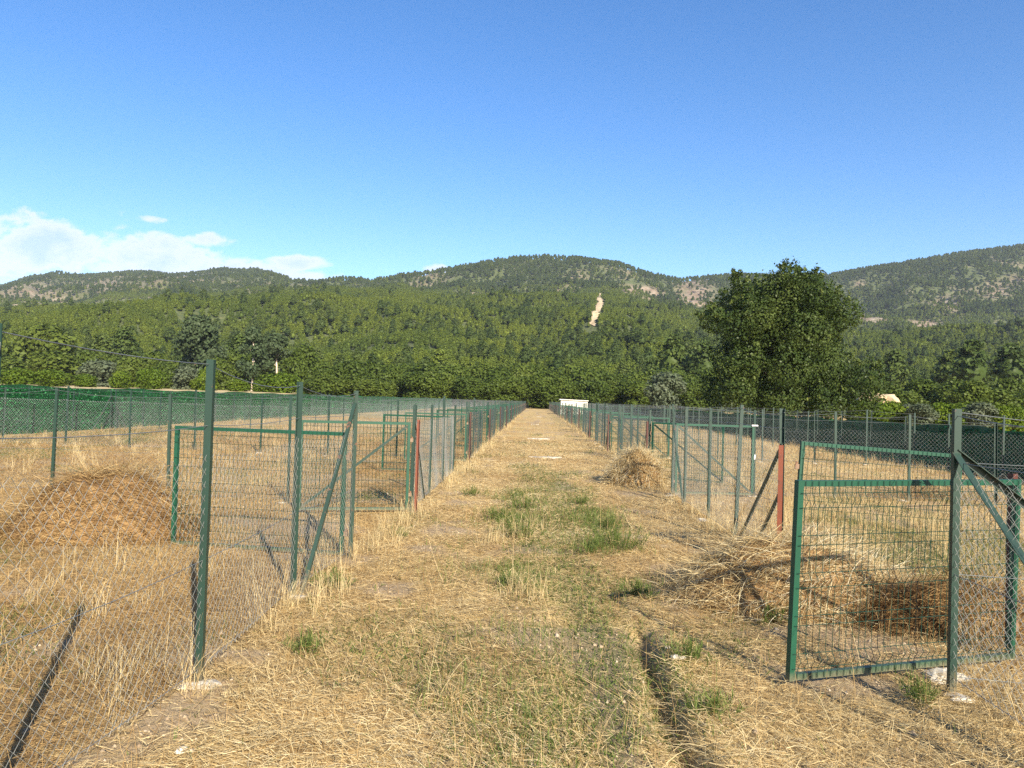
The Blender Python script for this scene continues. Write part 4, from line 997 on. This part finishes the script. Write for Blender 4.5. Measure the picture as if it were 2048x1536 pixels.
for px, py, h_, lb in WEEDS:
    gx_, gy_ = ground(px, py+8); n = int(650*(h_/.15)**1.5); e = empty('green_weed', (gx_, gy_, gz(gx_, gy_))); tag(e, lb, 'weed', 'green weeds on the track')
    ns = 26; sa = rng.uniform(0, 6.28, ns); sp_ = rng.uniform(0, .16, ns)*h_/.15; k = rng.integers(0, ns, n); tt = rng.uniform(.1, 1, n); sh = rng.uniform(.35, 1, ns)*h_
    sx_, sy_ = np.cos(sa)*sp_, np.sin(sa)*sp_
    blades('leaves', sx_[k]*(1+tt*.5), sy_[k]*(1+tt*.5), tt*sh[k], rng.uniform(0, 6.28, n), np.where(rng.random(n) < .35, rng.normal(1.2, .25, n), rng.normal(.5, .4, n)), rng.uniform(.02, .05, n)*np.where(rng.random(n) < .3, 2.6, 1), np.full(n, .0055), rng.normal(.5, .3, n), .3+.6*rng.random(n), M['weed'], 2, e)

# clods and small stones on the bare earth
cx, cy = scatter(16000, 2.6, 16, 1.6, (-8, 6)); kp = rng.random(len(cx)) < .12+.8*bare_mask(cx, cy); cx, cy = cx[kp], cy[kp]; n = len(cx); cr_ = rng.gamma(2, .0035, n)+.003
base = np.array([[1, 0, -.3], [-.4, .9, -.3], [-.6, -.8, -.3], [.1, 0, .7], [.5, .6, .2], [.4, -.7, .3]]); V = base[None]+rng.normal(0, .2, (n, 6, 3)); V *= cr_[:, None, None]; V[..., 0] += cx[:, None]; V[..., 1] += cy[:, None]; V[..., 2] += relief(cx, cy)[:, None]+.001
F6 = np.array([[0, 4, 3], [4, 1, 3], [1, 2, 3], [2, 5, 3], [5, 0, 3], [0, 1, 4], [0, 5, 2], [0, 2, 1]]); Q = (F6[None]+6*np.arange(n)[:, None, None]).reshape(-1, 3)
m, t, b = mat('dry_clods'); r1 = ramp(t, [(0, (.22, .16, .10)), (.7, (.42, .33, .22)), (1, (.48, .40, .30))]); t.links.new(attr(t, 'tint'), r1.inputs[0]); t.links.new(r1.outputs[0], b.inputs['Base Color']); b.inputs['Roughness'].default_value = 1
o = newobj('clods', npmesh('clods', V.reshape(-1, 3), Q, np.repeat(rng.random(n), 8)), m); tag(o, 'small dry clods and stones on the bare earth', 'clods', kind='stuff')
# straw piles
m, t, b = mat('packed_straw'); gcn = t.nodes.new('ShaderNodeNewGeometry'); f1 = tnoise(t, 12, 6, .75, gcn.outputs['Position'], .6)
r1 = ramp(t, [(.3, (.10, .05, .02)), (.5, (.28, .165, .065)), (.75, (.5, .34, .15))]); t.links.new(f1.outputs[0], r1.inputs[0]); t.links.new(r1.outputs[0], b.inputs['Base Color']); b.inputs['Roughness'].default_value = 1; bump(t, b, f1.outputs[0], 1, .05)
PL = ['large brown straw heap behind the left fence', 'small straw heap against the right fence by the braced gate', 'broad golden straw heap behind the near gate', 'low brown straw heap with shade tinted into its left side, right of the golden heap, against the corner fence']
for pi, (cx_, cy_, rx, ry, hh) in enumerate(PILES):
    def pz(ax, ay):
        d = np.sqrt(ax*ax+ay*ay); return hh*np.clip(1-d**1.7, 0, 1)**.8*(.72+.56*fbm(ax*2+pi*5, ay*2, 3, 300+pi))-.03
    g1 = np.linspace(-1, 1, 60); AX, AY = np.meshgrid(g1, g1); ZZ = pz(AX, AY)
    V = np.stack([(AX*rx).ravel(), (AY*ry).ravel(), ZZ.ravel()], 1); i2 = (np.arange(59)[:, None]*60+np.arange(59)[None, :]).ravel()
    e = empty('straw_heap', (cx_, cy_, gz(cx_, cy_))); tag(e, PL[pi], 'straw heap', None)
    newobj('packed_core', npmesh('packed_core', V, np.stack([i2, i2+1, i2+61, i2+60], 1), None, True), m, e)
    n = int(9500*rx*ry/1.2)+3500; r_ = np.sqrt(rng.random(n))*1.04; a_ = rng.uniform(0, 6.28, n); ax, ay = r_*np.cos(a_), r_*np.sin(a_)
    zz = np.maximum(pz(ax, ay), 0)*rng.uniform(.85, 1.06, n)+.012
    flow = rng.normal(.3 if pi != 1 else .9, .55, n)+np.where(rng.random(n) < .5, 0, math.pi)
    o = blades('loose_straw', ax*rx, ay*ry, zz, flow, rng.normal(.15, .45, n), rng.uniform(.12, .42, n)*(1 if pi else .9), np.full(n, .0042+.0003*cy_), rng.normal(.55, .4, n), np.clip(rng.random(n)*.8+.45*fbm(ax*2, ay*2, 2, 400+pi)-(.2 if pi == 0 else .05)-(.62*sstep(.5, -.6, ax) if pi == 3 else 0), 0, 1), M['brown_straw' if pi in (0, 3) else 'straw'], 4, e)  # low heap's straw darkens towards its left: overhang shade put into the tint
# grey branch heap
gx_, gy_ = 7.6, 15.6
x = rng.normal(0, .55, 420); y = rng.normal(0, .22, 420); o = blades('branch_heap', gx_+x, gy_+y, np.clip(.2-np.abs(x)*.18, 0, 1)*rng.random(420)+.02, rng.uniform(0, 6.28, 420), rng.normal(.4, .5, 420), rng.uniform(.2, .6, 420), np.full(420, .012), rng.normal(.4, .5, 420), rng.random(420)*.4, M['brown_straw'], 4)
tag(o, 'grey brown heap of cut branches in the right pen', 'branch heap')
# pale stones and lime crumbs
for px, py, r_, lb in [(363, 1503, .03, 'small white stone in the straw at the lower left'), (1336, 1302, .022, 'small white stone beside the rut, farther one'), (1352, 1323, .035, 'larger white stone beside the rut'), (1885, 1352, .10, 'pale concrete lump at the foot of the right corner post'), (700, 795, 0, '')]:
    if r_ == 0: continue
    gx_, gy_ = ground(px, py); o = lumps('pale_stone', [(gx_, gy_, gz(gx_, gy_)+.01, r_), (gx_+r_*1.3, gy_+.01, gz(gx_, gy_)+.005, r_*.6)], M['concrete'], None, px, .5); tag(o, lb, 'stone')

# ------------------------------------------------------------------ haze
bpy.ops.mesh.primitive_cube_add(size=1, location=(0, 1850, 240)); hz = bpy.context.object; hz.name = 'haze'; hz.scale = (8400, 6600, 560); hz.location = (0, 1900, 255)
m = bpy.data.materials.new('haze'); m.use_nodes = True; t = m.node_tree; t.nodes.clear(); out = t.nodes.new('ShaderNodeOutputMaterial'); pv = t.nodes.new('ShaderNodeVolumePrincipled')
pv.inputs['Color'].default_value = (.74, .84, 1, 1); pv.inputs['Density'].default_value = .00007; pv.inputs['Anisotropy'].default_value = 0
t.links.new(pv.outputs[0], out.inputs['Volume']); hz.data.materials.append(m); tag(hz, kind='stuff')
